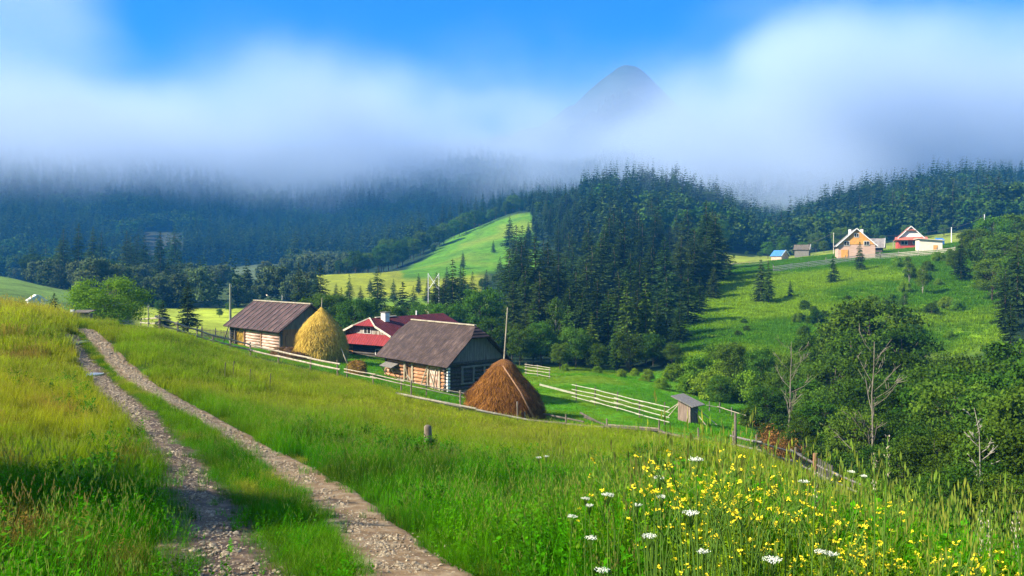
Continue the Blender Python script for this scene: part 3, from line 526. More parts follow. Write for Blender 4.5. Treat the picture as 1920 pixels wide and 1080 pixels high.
# far-off wood on the mountains
g = np.random.default_rng(14); n = 30000; y = np.sqrt(300**2+g.random(n)*(1350**2-300**2)); x = y*(-.80+1.6*g.random(n)); px = PX(x, y); z = zmask(x, y)
open_ = z['valley']*.0+z['slope']+z['plateau']+z['knoll']+z['hay']+z['leftm']+z['midm']+z['clear']
far = np.where(px < 560, 400, np.where(px < 830, 470-(px-560)*.1, np.where(px < 985, 490, np.where(px < 1340, 300, 290))))
ok = (open_ < .3) & (y > far)
x, y = x[ok], y[ok]; dec = (fbm(x, y, 90, 3) > .52) & (g.random(len(x)) < .75)
scatter('mountain_wood', np.stack([x, y, H(x, y)-.3], 1), (.55+.7*g.random(len(x)))*np.where(dec, 1.15, 1)*np.where((PX(x, y) > 800) & (PX(x, y) < 1090) & (y < 640), .6, 1), g.random(len(x))*6.28, np.where(dec, g.integers(3, 5, len(x)), g.integers(0, 3, len(x))), [KIN['farspruce'][i][0] for i in range(3)]+[KIN['fardec'][i][0] for i in range(2)], None, 'dark forest covering the misty mountainsides', 'forest')
# lush herbs in front, lower right
x, y, mid, dm, g = fieldpts(2.4, 9, 22, 41, u0=-.15, u1=.75); ok = dm > 1.1; x, y = x[ok], y[ok]
cc = pal((.055, .20, .005))*(.45+1.0*g.random((len(x), 1))); yl = (sstep(fbm(x, y, 1.5, 3), .48, .66)*.7)[:, None]; cc = cc*(1-yl)+pal((.24, .33, .01))*(.6+.8*g.random((len(x), 1)))*yl
scatter('front_herbs', np.stack([x, y, H(x, y)], 1), (.8+.6*g.random(len(x)))*(.6+.4*sstep(y, 2.4, 4.5)), g.random(len(x))*2*PI, g.integers(0, 5, len(x)), [herb(180+i, 6, .62, 26, .035) for i in range(3)]+[gm('tuft', 184+i, 40, .18, .45, .95, .0055, 3, .12, curl=.5) for i in range(2)], cc, 'lush herbs and fine grass filling the lower right foreground', 'herbs')
# ------------------------------------------------------------------ trees and bushes, one object each
Gd = random.Random(21)
def row_of(kind, lst, label, cat, group, **k):
    for t in lst: tree(kind, t[0], t[2], t[1], label if len(t) < 4 else t[3], cat, group if len(t) < 4 else None, **k)
S = 'spruce'
# single trees that stand out
tree('round', 200, 74, 512, 'wide round bright green tree beyond the crest where the track ends', 'tree', wid=1.15)
tree('young', 102, 88, 548, 'small dark conical spruce left of the wide round tree at the end of the track', 'spruce')
tree('spruce', 352, 105, 520, 'tall dark spruce right of the wide round tree, behind the start of the rail fence', 'spruce', wid=1.5)
tree('young', 305, 104, 562, 'small dark spruce left of the tall one behind the rail fence start', 'spruce', wid=1.1)
tree('spruce', 708, 165, 497, 'broad dark spruce alone on the yellow meadow behind the red roofed house', 'spruce', wid=1.55)
tree('young', 755, 150, 527, 'smaller broad spruce right behind the chimney of the red roofed house', 'spruce', wid=1.1)
tree('spruce', 655, 168, 512, 'slender spruce left of the broad one on the yellow meadow', 'spruce')
tree('spruce', 600, 148, 490, 'tall dark spruce behind the tip of the golden haystack', 'spruce', wid=1.3)
tree('spruce', 560, 152, 488, 'dark spruce in front of the white gabled building in the valley', 'spruce', wid=1.2)
tree('dark', 812, 372, 456, 'small round dark tree alone on the bright meadow knoll', 'tree', wid=.8)
tree('spruce', 956, 330, 405, 'single spruce standing at the upper edge of the bright meadow knoll', 'spruce', wid=1.5)
tree('young', 1562, 160, 478, 'dark cone spruce in front of the long board fence on the far slope', 'spruce', wid=.85)
tree('young', 1612, 172, 452, 'dark spruce standing in front of the log house on the hill', 'spruce', wid=.8)
tree('young', 1427, 150, 484, 'bushy spruce at the left end of the board fence on the far slope', 'spruce', wid=.85)
tree('lightspruce', 1441, 148, 487, 'spruce with bare pale trunk in the pair at the left end of the board fence', 'spruce', wid=.8)
tree('young', 1482, 152, 526, 'very small spruce on the far slope between the pair and the cone spruce', 'spruce', wid=.8)
tree('young', 1369, 182, 496, 'small dark spruce at the dark forest edge on the far slope', 'spruce', wid=.9)
tree('mid', 900, 118, 532, 'bushy bright green broadleaf tree behind the grey roofed barn', 'tree', wid=.95)
tree('birch', 1042, 110, 556, 'light green birch at the forest edge behind the brown haystack', 'birch', wid=.7)
tree('lightspruce', 1176, 108, 526, 'light yellowish green spruce in the front row of the dark forest', 'spruce', wid=.9)
tree('lightspruce', 1211, 109, 518, 'slender light spruce just right of the yellowish one in the forest front', 'spruce', wid=.8)
tree('dark', 1640, 84, 545, 'biggest round dark tree in the creek valley below the hill houses', 'tree', wid=1.15)
# valley behind the farm
row_of('mid', [(625, 548, 112), (665, 556, 108), (600, 545, 122), (560, 566, 128), (800, 565, 122), (840, 562, 118)], 'green broadleaf tree close behind the barns and red roofed house', 'tree', 'broadleaf trees close behind the farm')
row_of('dark', [(690, 556, 125), (730, 568, 112), (770, 560, 128), (585, 552, 112), (960, 600, 112), (925, 590, 106)], 'dark broadleaf tree close behind the barns and red roofed house', 'tree', 'dark trees close behind the farm')
row_of('spruce', [(818, 510, 150), (849, 484, 142), (869, 502, 148), (886, 508, 175), (575, 512, 160), (640, 538, 140), (832, 520, 138)], 'dark spruce behind the farm between the red roof and the meadow knoll', 'spruce', 'spruces behind the farm', wid=1.15)
row_of('mid', [(402, 556, 215), (440, 548, 225), (466, 552, 205), (430, 566, 180), (480, 562, 178), (505, 545, 235), (520, 560, 180), (300, 562, 165), (262, 560, 180), (412, 578, 165), (290, 540, 240)], 'rounded green tree in the valley beyond the leftmost barn', 'tree', 'rounded trees in the valley')
row_of('dark', [(455, 532, 262), (490, 528, 270), (515, 536, 262), (540, 522, 290), (390, 530, 285), (350, 520, 300), (420, 520, 300), (470, 518, 320), (240, 520, 300), (590, 520, 250), (620, 500, 330)], 'dark tree in the valley below the misty mountain', 'tree', 'dark trees in the valley')
row_of('dark', [(822, 535, 205), (845, 525, 225), (872, 530, 215), (905, 520, 240), (930, 512, 250), (948, 500, 265), (890, 545, 190), (925, 545, 195)], 'dark leafy tree on the lower right side of the yellow meadow', 'tree', 'dark trees right of the yellow meadow', wid=.9)
row_of('spruce', [(630, 530, 200), (676, 535, 190), (775, 535, 185), (838, 500, 215), (864, 495, 225), (912, 505, 222), (938, 480, 250), (785, 512, 232), (802, 520, 212), (738, 522, 212), (694, 520, 238), (868, 470, 290), (925, 450, 330)], 'spruce standing on the edge of the yellow meadow', 'spruce', 'spruces on the yellow meadow', wid=1.3)
# treeline along the upper left edge of the meadow knoll
for i in range(26):
    t = i/25; px = 640+t*330+Gd.uniform(-6, 6); Y = 300+t*175+Gd.uniform(-4, 12); topr = 488-t*118+Gd.uniform(-12, 4)
    tree('dark' if Gd.random() < .5 else 'mid', px, Y, topr, 'broadleaf tree in the line along the left edge of the meadow knoll', 'tree', 'treeline along the meadow knoll', wid=.9)
row_of('spruce', [(832+i*15+Gd.uniform(-4, 4), 385-i*2.2-Gd.uniform(0, 14), 486+Gd.uniform(-4, 8)) for i in range(16)], 'spruce on the ridge behind the bright meadow knoll', 'spruce', 'spruces on the knoll ridge')
row_of('dark', [(690, 470, 345), (715, 462, 350), (735, 470, 338), (745, 452, 355), (770, 440, 392), (788, 430, 410)], 'big dark tree at the lower left corner of the meadow knoll', 'tree', 'big dark trees at the knoll corner', wid=.9)
# the dark forest in the middle
fr = [(955, 468, 150), (978, 452, 142), (1003, 440, 152), (1027, 452, 160), (1047, 470, 150), (1012, 505, 124), (962, 525, 128), (985, 500, 132), (1068, 535, 116), (1110, 457, 165), (1127, 440, 172), (1152, 462, 168), (1182, 470, 158), (1222, 455, 160), (1247, 443, 156), (1250, 515, 122), (1277, 440, 160), (1302, 428, 165), (1322, 440, 168), (1290, 500, 132), (1338, 500, 156), (1092, 545, 112), (1140, 540, 113), (1232, 560, 111), (1275, 560, 118), (1195, 540, 120), (1120, 520, 124), (1160, 505, 130), (1312, 520, 142), (1080, 500, 135), (1335, 470, 178), (1200, 480, 145), (1100, 480, 148), (1060, 480, 160)]
for a, b_, c in fr: tree(S, a, c, b_, 'tall dark spruce in the front of the dense forest behind the brown haystack', 'spruce', 'forest front spruces', wid=1.6)
row_of('lightspruce', [(1000, 560, 109), (1065, 570, 106), (1110, 590, 104), (1155, 600, 103)], 'light green young spruce at the foot of the dense forest', 'spruce', 'young spruces at the forest foot')
row_of('mid', [(975, 610, 104), (1015, 600, 106), (1080, 610, 104), (1050, 640, 100)], 'light green broadleaf tree at the foot of the dense forest', 'tree', 'broadleaf trees at the forest foot')
row_of('dark', [(1180, 620, 102), (1125, 640, 100), (1225, 620, 106), (1260, 640, 104)], 'dark broadleaf tree at the foot of the dense forest', 'tree', 'dark trees at the forest foot')
for i in range(34):
    tree(S, Gd.uniform(950, 1345), Gd.uniform(175, 255), None, 'dark spruce inside the dense forest in the middle', 'spruce', 'forest spruces', h=Gd.uniform(13, 21), wid=1.5)
for i in range(80):
    Y = Gd.uniform(265, 520); px = Gd.uniform(1035+max(0, (330-Y))*.3, 1350)
    if px < 1035+(Y-300)*.05: px += 30
    if Gd.random() < .22: tree(Gd.choice(['dark', 'mid', 'tall']), px, Y, None, 'rounded broadleaf tree among the spruces on the forested hill', 'tree', 'broadleaf trees on the forested hill', h=Gd.uniform(8, 13)*(.7 if px < 1110 else 1))
    else: tree('farspruce' if Y > 400 else S, px, Y, None, 'slender spruce on the forested hill below the fog', 'spruce', 'spruces on the forested hill', h=Gd.uniform(12, 24)*(.6 if px < 1110 else .9), wid=Gd.uniform(1.2, 1.6))
for i in range(14):
    Y = Gd.uniform(300, 470); tree('spruce', Gd.uniform(985, 1045), Y, None, 'dark spruce closing the right edge of the bright meadow knoll', 'spruce', 'spruces right of the knoll', h=Gd.uniform(8, 12), wid=1.3)
# right hand hill forest
for i in range(62):
    px = Gd.uniform(1545, 1880); Y = Gd.uniform(300+max(0, 1650-px)*.5, 520)
    tree('farspruce', px, Y, None, 'spruce on the wooded hill behind the hill houses', 'spruce', 'spruces behind the hill houses', h=Gd.uniform(15, 22), wid=1.1)
for i in range(24):
    tree('farspruce', Gd.uniform(1345, 1560), Gd.uniform(330, 520), None, 'spruce fading into blue mist left of the hill houses', 'spruce', 'spruces in the mist', h=Gd.uniform(13, 20))
row_of('mid', [(1470, 440, 285), (1440, 452, 280), (1505, 452, 278), (1545, 450, 270), (1400, 470, 290), (1376, 476, 280), (1425, 470, 275), (1352, 470, 300), (1655, 440, 275), (1640, 425, 300), (1575, 425, 290), (1530, 435, 300), (1700, 420, 300), (1730, 425, 290), (1770, 420, 285)], 'light green tree in the row just behind the hill houses', 'tree', 'broadleaf trees behind the hill houses')
for i in range(40):
    px = Gd.uniform(1480, 1800); Y = 112+Gd.random()*(70 if px > 1650 else 26); 
    tree(Gd.choice(['bush', 'darkbush']), px, Y, None, 'small rounded bush scattered on the right part of the far slope', 'bush', 'scattered bushes on the slope', h=Gd.uniform(1.0, 2.6), wid=.8)
# left: meadow edge forest
for i in range(34):
    px = Gd.uniform(-60, 330); Y = Gd.uniform(240, 400)
    if -60 < px < 150 and Y < 225: continue
    tree('spruce' if Y < 330 else 'farspruce', px, Y, None, 'spruce along the far edge of the left hillside meadow', 'spruce', 'spruces above the left meadow', h=Gd.uniform(13, 24), wid=1.1)
row_of('dark', [(135, 500, 235), (160, 492, 250), (185, 500, 240), (210, 485, 262), (110, 470, 290), (85, 480, 260), (235, 500, 250), (60, 470, 275)], 'dark rounded tree along the far edge of the left hillside meadow', 'tree', 'rounded trees above the left meadow', wid=.8)
# far right edge: mixed wood on the slope
row_of('spruce', [(1802, 440, 150), (1846, 470, 140), (1908, 440, 118), (1885, 500, 112), (1895, 560, 96)], 'dark spruce in the wood at the right edge of the far slope', 'spruce', 'spruces at the right edge', wid=1.2)
row_of('mid', [(1790, 462, 158), (1828, 425, 162), (1862, 402, 165), (1898, 395, 168), (1860, 480, 132), (1915, 470, 128), (1740, 508, 150), (1945, 420, 140), (1850, 440, 150), (1882, 430, 145)], 'light green broadleaf tree in the wood at the right edge of the far slope', 'tree', 'broadleaf trees at the right edge')
row_of('birch', [(1705, 478, 152), (1730, 496, 142), (1695, 545, 130)], 'thin light tree with a pale stem right of the spruces on the far slope', 'birch', 'thin pale trees on the far slope', wid=.8)
row_of('darkbush', [(1510, 560, 138), (1525, 572, 135), (1395, 600, 130), (1400, 612, 124), (1385, 622, 120), (1545, 580, 130), (1375, 640, 112), (1590, 560, 140), (1660, 560, 135), (1500, 585, 130), (1715, 600, 120), (1355, 655, 108)], 'low dark bush on the bright slope across the creek', 'bush', 'low bushes on the far slope')
# the creek valley on the right
row_of('bush', [(1215, 690, 90), (1262, 680, 92), (1310, 660, 92), (1345, 640, 94), (1385, 655, 90), (1240, 705, 84), (1290, 695, 84), (1335, 690, 82), (1190, 700, 96), (1400, 690, 82), (1165, 725, 92), (1120, 712, 96), (1060, 705, 98)], 'rounded sunlit green bush in the creek thicket behind the outhouse', 'bush', 'sunlit bushes behind the outhouse', wid=.85)
row_of('mid', [(1372, 640, 86), (1425, 650, 84), (1480, 655, 82), (1535, 620, 86), (1580, 590, 92), (1460, 690, 74), (1520, 680, 72), (1350, 700, 76)], 'green broadleaf tree in the creek thicket right of the outhouse', 'tree', 'green trees in the creek thicket', wid=.95)
row_of('dark', [(1700, 600, 78), (1600, 610, 78), (1560, 660, 70), (1670, 640, 66), (1745, 680, 62), (1495, 700, 66), (1620, 700, 58), (1440, 720, 66), (1545, 740, 56), (1790, 655, 66), (1840, 655, 64), (1905, 610, 62), (1700, 720, 52), (1760, 720, 50), (1900, 680, 50), (1840, 680, 52), (1650, 770, 48), (1580, 780, 50), (1730, 790, 44), (1505, 770, 56), (1945, 640, 52)], 'dark broadleaf tree in the shaded creek valley', 'tree', 'dark trees in the creek valley', wid=1.05)
row_of('mid', [(1800, 700, 46), (1860, 720, 43), (1915, 740, 40), (1600, 760, 47), (1770, 675, 57), (1885, 665, 56), (1530, 720, 60), (1660, 690, 60), (1960, 700, 38)], 'fresh green broadleaf tree standing low in the creek valley', 'tree', 'fresh green trees in the creek valley', wid=1.0)
row_of('darkbush', [(1440, 790, 60), (1480, 810, 56), (1530, 830, 50), (1590, 840, 46), (1640, 850, 43), (1690, 860, 41), (1740, 870, 39), (1790, 880, 38), (1840, 890, 36), (1890, 890, 35), (1930, 900, 34), (1410, 760, 66), (1465, 770, 64)], 'dark bush along the foot of the creek trees', 'bush', 'dark bushes at the foot of the creek trees', wid=.9)
row_of('bush', [(1640, 895, 36), (1600, 880, 40), (1690, 905, 34), (1740, 920, 31), (1550, 860, 46), (1790, 925, 30)], 'leafy light bush at the lower edge of the meadow', 'bush', 'light bushes at the meadow edge', wid=.8)
tree('birch', 1835, 31, 790, 'slender birch with sparse leaves leaning in the lower right valley', 'birch', wid=.8)
row_of('dark', [(1690, 820, 37), (1750, 800, 36), (1800, 790, 34), (1850, 800, 32), (1900, 780, 31), (1950, 790, 30), (1640, 830, 40), (1830, 860, 27), (1890, 880, 25), (1940, 880, 24), (1770, 880, 30)], 'dark leafy tree at the lower right edge of the view', 'tree', 'dark trees at the lower right', wid=1.1)
# bare dead trees among the leaves
def bare_tree(px, Y, top, label, seed, lean=0.0, m=None):
    g = random.Random(seed); p = pt(px, Y); h = (HY-top)/F*Y-p.z; o = thing('dead_tree', label, 'dead tree', p); t = MB(); b = MB()
    P_ = [Vector((lean*h*(k/6)**1.2+g.uniform(-.1, .1), g.uniform(-.1, .1), -.5+(h+.5)*k/6)) for k in range(7)]; t.tube(P_, [(.08 if Y > 30 else .04)*(1-.85*k/6) for k in range(7)], 7); t.build('trunk', m or m_dead, o, True)
    for k in range(15):
        f = .25+.72*k/15; q = P_[0].lerp(P_[6], f); q.x = lean*h*f**1.2; a = g.uniform(0, 6.28); L_ = h*(.42-.26*f)*g.uniform(.5, 1.1)*(1 if Y > 30 else .6); d = Vector((math.cos(a), math.sin(a), g.uniform(.5, 1.1))).normalized()
        mid = q+d*L_*.5+Vector((0, 0, -.03*L_)); e = q+d*L_+Vector((g.uniform(-.1, .1), 0, .1*L_)); b.tube([q, mid, e], [.035*(1.1-f), .02*(1.1-f)+.005, .005], 5)
        for _ in range(4):
            s = q.lerp(e, g.uniform(.4, .95)); dd = (d+Vector((g.uniform(-.9, .9), g.uniform(-.9, .9), g.uniform(-.2, .7)))).normalized(); b.tube([s, s+dd*L_*g.uniform(.2, .4)], [.018, .006], 4)
    b.build('branches', m or m_dead, o, True)
bare_tree(1636, 44, 640, 'tall bare grey tree with forked branches in front of the biggest dark tree', 1)
bare_tree(1478, 58, 640, 'bare pale tree poking out of the thicket right of the outhouse', 2, .03)
bare_tree(1862, 29, 765, 'white stemmed bare birch leaning left at the lower right', 3, -.16, m_birch)
# trees standing left of the view that shade the lower left meadow
tree('dark', -640, 11.0, None, 'broadleaf tree left of the track behind the shaded grass', 'tree', h=6.0); tree('mid', -1180, 9.5, None, 'broadleaf tree beside the shaded lower left meadow', 'tree', h=7.5)
# ------------------------------------------------------------------ buildings
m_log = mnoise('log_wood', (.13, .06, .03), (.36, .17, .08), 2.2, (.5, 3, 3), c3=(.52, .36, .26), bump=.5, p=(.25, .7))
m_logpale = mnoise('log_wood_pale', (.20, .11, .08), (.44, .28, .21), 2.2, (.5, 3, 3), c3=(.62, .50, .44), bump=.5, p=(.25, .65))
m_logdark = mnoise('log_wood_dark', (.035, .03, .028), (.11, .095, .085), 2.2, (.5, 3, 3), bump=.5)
m_plank = mnoise('grey_planks', (.09, .085, .08), (.24, .225, .20), 2.0, (5, 5, .5), bump=.5)
m_plankb = mnoise('brown_planks', (.14, .075, .04), (.34, .19, .10), 2.0, (5, 5, .5), bump=.5)
m_post = mnoise('weathered_post', (.08, .065, .045), (.28, .23, .17), 4, (1, 1, .4), bump=.4)
m_rail = mnoise('pale_rail', (.20, .17, .12), (.50, .44, .33), 3, (1, 1, 1), bump=.3)
m_railw = mnoise('whitish_rail', (.22, .22, .16), (.46, .46, .35), 3, bump=.3)
m_raild = mnoise('dark_rail', (.05, .045, .035), (.17, .14, .11), 3, bump=.3)
m_black = mnoise('dark_inside', (.01, .008, .006), (.02, .016, .012), 3)
m_white = mnoise('white_paint', (.62, .62, .60), (.82, .82, .80), 3, bump=.1)
m_trim = mnoise('cream_trim', (.45, .40, .30), (.72, .66, .52), 3, bump=.1)
def roofmat(name, c1, c2, c3, per, axis='X', streak=9, bstr=.8, rough=.7):
    m = mat(name); nt = m.node_tree; L = nt.links.new; t = N(nt, 'ShaderNodeTexCoord')
    sc = (streak, .35, .35) if axis == 'X' else (.35, streak, .35)
    mp = N(nt, 'ShaderNodeMapping'); mp.inputs['Scale'].default_value = sc; no = N(nt, 'ShaderNodeTexNoise', ins={'Scale': 1.0, 'Detail': 8.0, 'Roughness': .7}); L(t.outputs['Object'], mp.inputs[0]); L(mp.outputs[0], no.inputs['Vector'])
    n2 = N(nt, 'ShaderNodeTexNoise', ins={'Scale': 1.3, 'Detail': 8.0, 'Roughness': .7}); L(t.outputs['Object'], n2.inputs['Vector'])
    ad = N(nt, 'ShaderNodeMath', operation='ADD'); L(no.outputs[0], ad.inputs[0]); L(n2.outputs[0], ad.inputs[1]); hf = N(nt, 'ShaderNodeMath', operation='MULTIPLY', ins={1: .5}); L(ad.outputs[0], hf.inputs[0])
    rp = ramp(nt, [(.36, c1), (.5, c2), (.64, c3)]); L(hf.outputs[0], rp.inputs[0])
    wv = N(nt, 'ShaderNodeTexWave', wave_type='BANDS', bands_direction=axis, ins={'Scale': .314/per}); L(t.outputs['Object'], wv.inputs['Vector'])
    bp = N(nt, 'ShaderNodeBump', ins={'Strength': bstr, 'Distance': .05}); L(wv.outputs[0], bp.inputs['Height']); b = N(nt, 'ShaderNodeBsdfPrincipled', ins={'Roughness': rough, 'Specular IOR Level': .3}); o = N(nt, 'ShaderNodeOutputMaterial')
    L(bp.outputs[0], b.inputs['Normal']); L(rp.outputs[0], b.inputs['Base Color']); L(b.outputs[0], o.inputs[0]); return m
m_roof1 = roofmat('old_roof_sheets', (.022, .011, .010), (.056, .027, .025), (.16, .095, .088), .45)
m_roof2 = roofmat('old_corrugated_roof', (.016, .009, .007), (.045, .026, .021), (.13, .088, .075), .18, streak=13)
m_redroof = roofmat('red_metal_roof', (.04, .0025, .003), (.085, .005, .006), (.14, .018, .018), .35, axis='Y', streak=6, rough=.8)
m_redroofx = roofmat('red_metal_skirt', (.11, .005, .007), (.20, .010, .013), (.28, .03, .035), .35, axis='X', streak=6, rough=.7)
m_greyroof = roofmat('grey_roof', (.10, .09, .085), (.20, .18, .17), (.34, .31, .29), .3)
m_hayy = mnoise('golden_hay', (.22, .12, .015), (.50, .32, .04), 5, (3, 3, .6), bump=1.0, c3=(.66, .48, .10), bdist=.12)
m_hayb = mnoise('brown_hay', (.06, .022, .007), (.17, .07, .016), 5, (3, 3, .6), bump=1.0, c3=(.30, .14, .035), bdist=.12)
m_dung = mnoise('dung', (.03, .018, .010), (.12, .065, .03), 4, bump=1.0, bdist=.15)
def logs(o, name, x0, x1, y, z0, z1, m, n=None, r=None, axis='x', seed=0, jit=.12):
    """a wall of stacked round logs as ONE part"""
    g = random.Random(seed); n = n or max(3, int((z1-z0)/.27)); r = (z1-z0)/n/2*1.04; b = MB()
    for i in range(n):
        z = z0+(z1-z0)*(i+.5)/n; a, c = x0-g.uniform(0, jit), x1+g.uniform(0, jit); w1, w2 = g.uniform(-.03, .03), g.uniform(-.02, .02)
        P_ = [(a, y, z), ((a+c)/2, y+w1, z+w2), (c, y, z)] if axis == 'x' else [(y, a, z), (y+w1, (a+c)/2, z+w2), (y, c, z)]
        b.tube(P_, [r*g.uniform(.9, 1.05) for _ in range(3)], 8)
    return b.build(name, m, o, True)
def gable_roof(o, name, x0, x1, w, zr, ze, yc, ov, m, hipr=0, hipl=0, hd=.9, th=.09):
    """ridge along x at height zr, eaves at ze, half hips of drop hd at the ends that ask for them"""
    hw = w/2+ov; s = (zr-ze)/hw; b = MB(); hy = hd/s; zh = zr-hd; L_, R_ = x0, x1; rl, rr_ = x0+(hipl and hy*.75), x1-(hipr and hy*.75)
    for sg in (-1, 1):
        P_ = [(L_, yc+sg*hw, ze), (R_, yc+sg*hw, ze)]+([(R_, yc+sg*hy, zh)] if hipr else [])+[(rr_, yc, zr), (rl, yc, zr)]+([(L_, yc+sg*hy, zh)] if hipl else [])
        b.slab(P_ if sg < 0 else P_[::-1], th)
    r = b.build(name, m, o)
    if hipr or hipl:
        b = MB()
        if hipr: b.slab([(R_+.02, yc-hy, zh-.01), (R_+.02, yc+hy, zh-.01), (rr_, yc, zr+.01)], th)
        if hipl: b.slab([(L_-.02, yc+hy, zh-.01), (L_-.02, yc-hy, zh-.01), (rl, yc, zr+.01)], th)
        b.build('half_hip', m, o)
    return r, rl, rr_
def boards(b, x, y0, y1, zf0, zf1, wd=.17, th=.03, seed=0, axis='y'):
    g = random.Random(seed); n = max(1, int((y1-y0)/wd)); st = (y1-y0)/n
    for i in range(n):
        a, c = y0+i*st+.006, y0+(i+1)*st-.006; q = g.uniform(0, .012); za, zb = zf0((a+c)/2), zf1((a+c)/2)
        if zb-za < .05: continue
        b.box(x-th+q, x+q, a, c, za, zb) if axis == 'y' else b.box(a, c, x-th+q, x+q, za, zb)
# --- leftmost barn
def house_at(px, Y, rz, name, label, cat, dz=0): p = pt(px, Y); p.z += dz; return thing(name, label, cat, p, R(rz)), p
o, p = house_at(525, 80, -46, 'log_barn', 'old log barn with brown sheet roof and hay bay, leftmost, behind the rail fence', 'barn')
zb = p.z; E = lambda r_, Y: (HY-r_)/F*Y-zb      # height above the barn's foot of a photo row at a distance
ze, zr = E(622, 79.3), E(570, 82); Lb = 11.4; wb = 6.2
MB().box(-Lb, 0, .05, wb, -.8, .16).build('stone_base', m_stone, o)
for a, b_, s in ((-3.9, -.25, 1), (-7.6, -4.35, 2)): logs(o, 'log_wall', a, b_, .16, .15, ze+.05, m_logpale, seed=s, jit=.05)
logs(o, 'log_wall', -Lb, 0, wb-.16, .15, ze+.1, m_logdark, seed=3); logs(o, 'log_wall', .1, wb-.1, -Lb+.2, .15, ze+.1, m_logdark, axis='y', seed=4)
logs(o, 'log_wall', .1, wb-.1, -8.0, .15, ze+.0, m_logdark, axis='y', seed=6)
for x in (-Lb+.12, -10.2, -7.95, -4.12, -.05): MB().box(x-.11, x+.11, -.02, .24, -.5, ze+.12).build('corner_post', m_logdark if x < -8 or x > -1 else m_plankb, o)
MB().box(-Lb-.1, .1, .0, .22, ze+.08, ze+.26).build('eaves_beam', m_logdark, o)
b = MB(); boards(b, .03, .1, wb-.1, lambda y: .1, lambda y: ze+.15, seed=1); b.build('plank_wall', m_plankb, o)
b = MB(); boards(b, .05, 0, wb, lambda y: ze+.12, lambda y: zr-.12-abs(y-wb/2)*(zr-ze)/(wb/2+.55), seed=2); b.build('gable_boards', m_plank, o)
MB().box(.0, .12, .6, 1.6, .1, 1.75).build('door', m_plankb, o)
b = MB(); boards(b, -Lb+.0, 0, wb, lambda y: ze, lambda y: zr-.12-abs(y-wb/2)*(zr-ze)/(wb/2+.55), seed=3); b.build('gable_boards', m_plank, o)
rf, _, _ = gable_roof(o, 'roof', -Lb-.5, .75, wb, zr, ze-.05, wb/2, .55, m_roof1)
b = MB(); hw = wb/2+.55
for k in range(12):
    x = -Lb-.4+k*1.12; b.bar((x, wb/2-hw, ze+.0), (x, wb/2-.05, zr+.02), .06, .05)
b.build('sheet_seams', m_plank, rf)
MB().bar((-Lb-.5, wb/2, zr+.04), (.75, wb/2, zr+.04), .30, .10).build('ridge_board', m_rail, rf)
g = np.random.default_rng(4); V, Q = [], []
def hay_cards(P_, nrm, n, lw, ll, g, droop=1.0):
    D = np.stack([g.normal(0, .35, n), g.normal(0, .35, n), -np.ones(n)*droop], 1)+nrm*.35+g.normal(0, .25, (n, 3)); U = np.cross(nrm, D)
    return cards(P_, D, U, lw, ll*(.5+g.random(n)), g)
n = 2600; u = g.random(n); P_ = np.stack([-Lb+.3+3.0*g.random(n), .15+.9*g.random(n), .1+(ze-.1)*u], 1); P_ = P_[(P_[:, 2] < .55+(P_[:, 0]+Lb)*.75+.25*np.sin(P_[:, 0]*7)) & (P_[:, 2] < ze)]
V, Q = hay_cards(P_, np.tile([[-.2, -1., .2]], (len(P_), 1)), len(P_), .05, .35, g)
b = MB().slab([(-Lb+.3, .35, -.1), (-8.1, .35, -.1), (-8.1, .35, ze-.1), (-9.4, .35, ze-.1), (-Lb+.3, .35, .7)], .8); fill = b.build('hay_fill', m_hayy, o)
tag(link('loose_hay', mesh('loose_hay', V, Q, m_hayy), o))
# --- grey roofed barn
o, p = house_at(838, 62, -50, 'log_barn', 'log barn with grey corrugated half hipped roof beside the brown haystack', 'barn')
zb = p.z; ze, zr = E(687, 61.5), E(610, 63.9); Lb = 9.3; wb = 5.4
MB().box(-Lb, 0, .05, wb, -.9, .12).build('stone_base', m_stone, o)
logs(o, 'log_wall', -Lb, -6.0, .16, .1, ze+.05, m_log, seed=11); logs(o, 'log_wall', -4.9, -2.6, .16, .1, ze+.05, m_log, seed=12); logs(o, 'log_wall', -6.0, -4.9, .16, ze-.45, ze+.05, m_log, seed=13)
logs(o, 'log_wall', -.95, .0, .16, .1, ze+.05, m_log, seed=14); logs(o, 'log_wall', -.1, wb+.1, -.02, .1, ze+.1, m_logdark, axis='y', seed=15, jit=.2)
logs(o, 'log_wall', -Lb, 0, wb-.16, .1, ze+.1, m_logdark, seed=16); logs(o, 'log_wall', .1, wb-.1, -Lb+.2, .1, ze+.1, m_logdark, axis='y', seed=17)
MB().box(-6, -4.9, .2, .3, 0, ze-.4).build('door', m_plankb, o); dd = MB(); boards(dd, .1, -2.55, -1.0, lambda y: .0, lambda y: ze-.15, axis='x', seed=5, wd=.3); dd.build('door', m_logpale, o)
for x0, x1 in ((-6.15, -6.0), (-4.95, -4.78), (-2.7, -2.55), (-1.05, -.9)): MB().box(x0, x1, -.06, .1, -.1, ze).build('door_post', m_rail, o)
b = MB()
for a, c in (((-5.9, -.08, ze-.25), (-5.3, -.12, .3)), ((-4.3, -.15, .1), (-5.6, -.1, .9)), ((-3.4, -.3, -.2), (-2.6, -.05, ze-.2)), ((-2.3, -.15, ze-.5), (-1.3, -.2, .1)), ((-1.7, -.15, .0), (-1.4, -.05, ze-.3))): b.bar(a, c, .10, .05)
b.build('leaning_boards', m_rail, o)
MB().slab([(-8.9, -.75, ze-.75), (-7.0, -.75, ze-.8), (-7.0, .1, ze-.45), (-8.9, .1, ze-.4)], .05).build('small_canopy', m_plank, o)
for x in (-8.7, -7.15): MB().bar((x, -.7, ze-.8), (x, .0, .3), .06).build('canopy_prop', m_post, o)
fr_ = MB()
for y in (1.35, 2.45, 3.55, 4.5): fr_.box(.16, .22, y-.09, y+.09, .55, ze-.25)
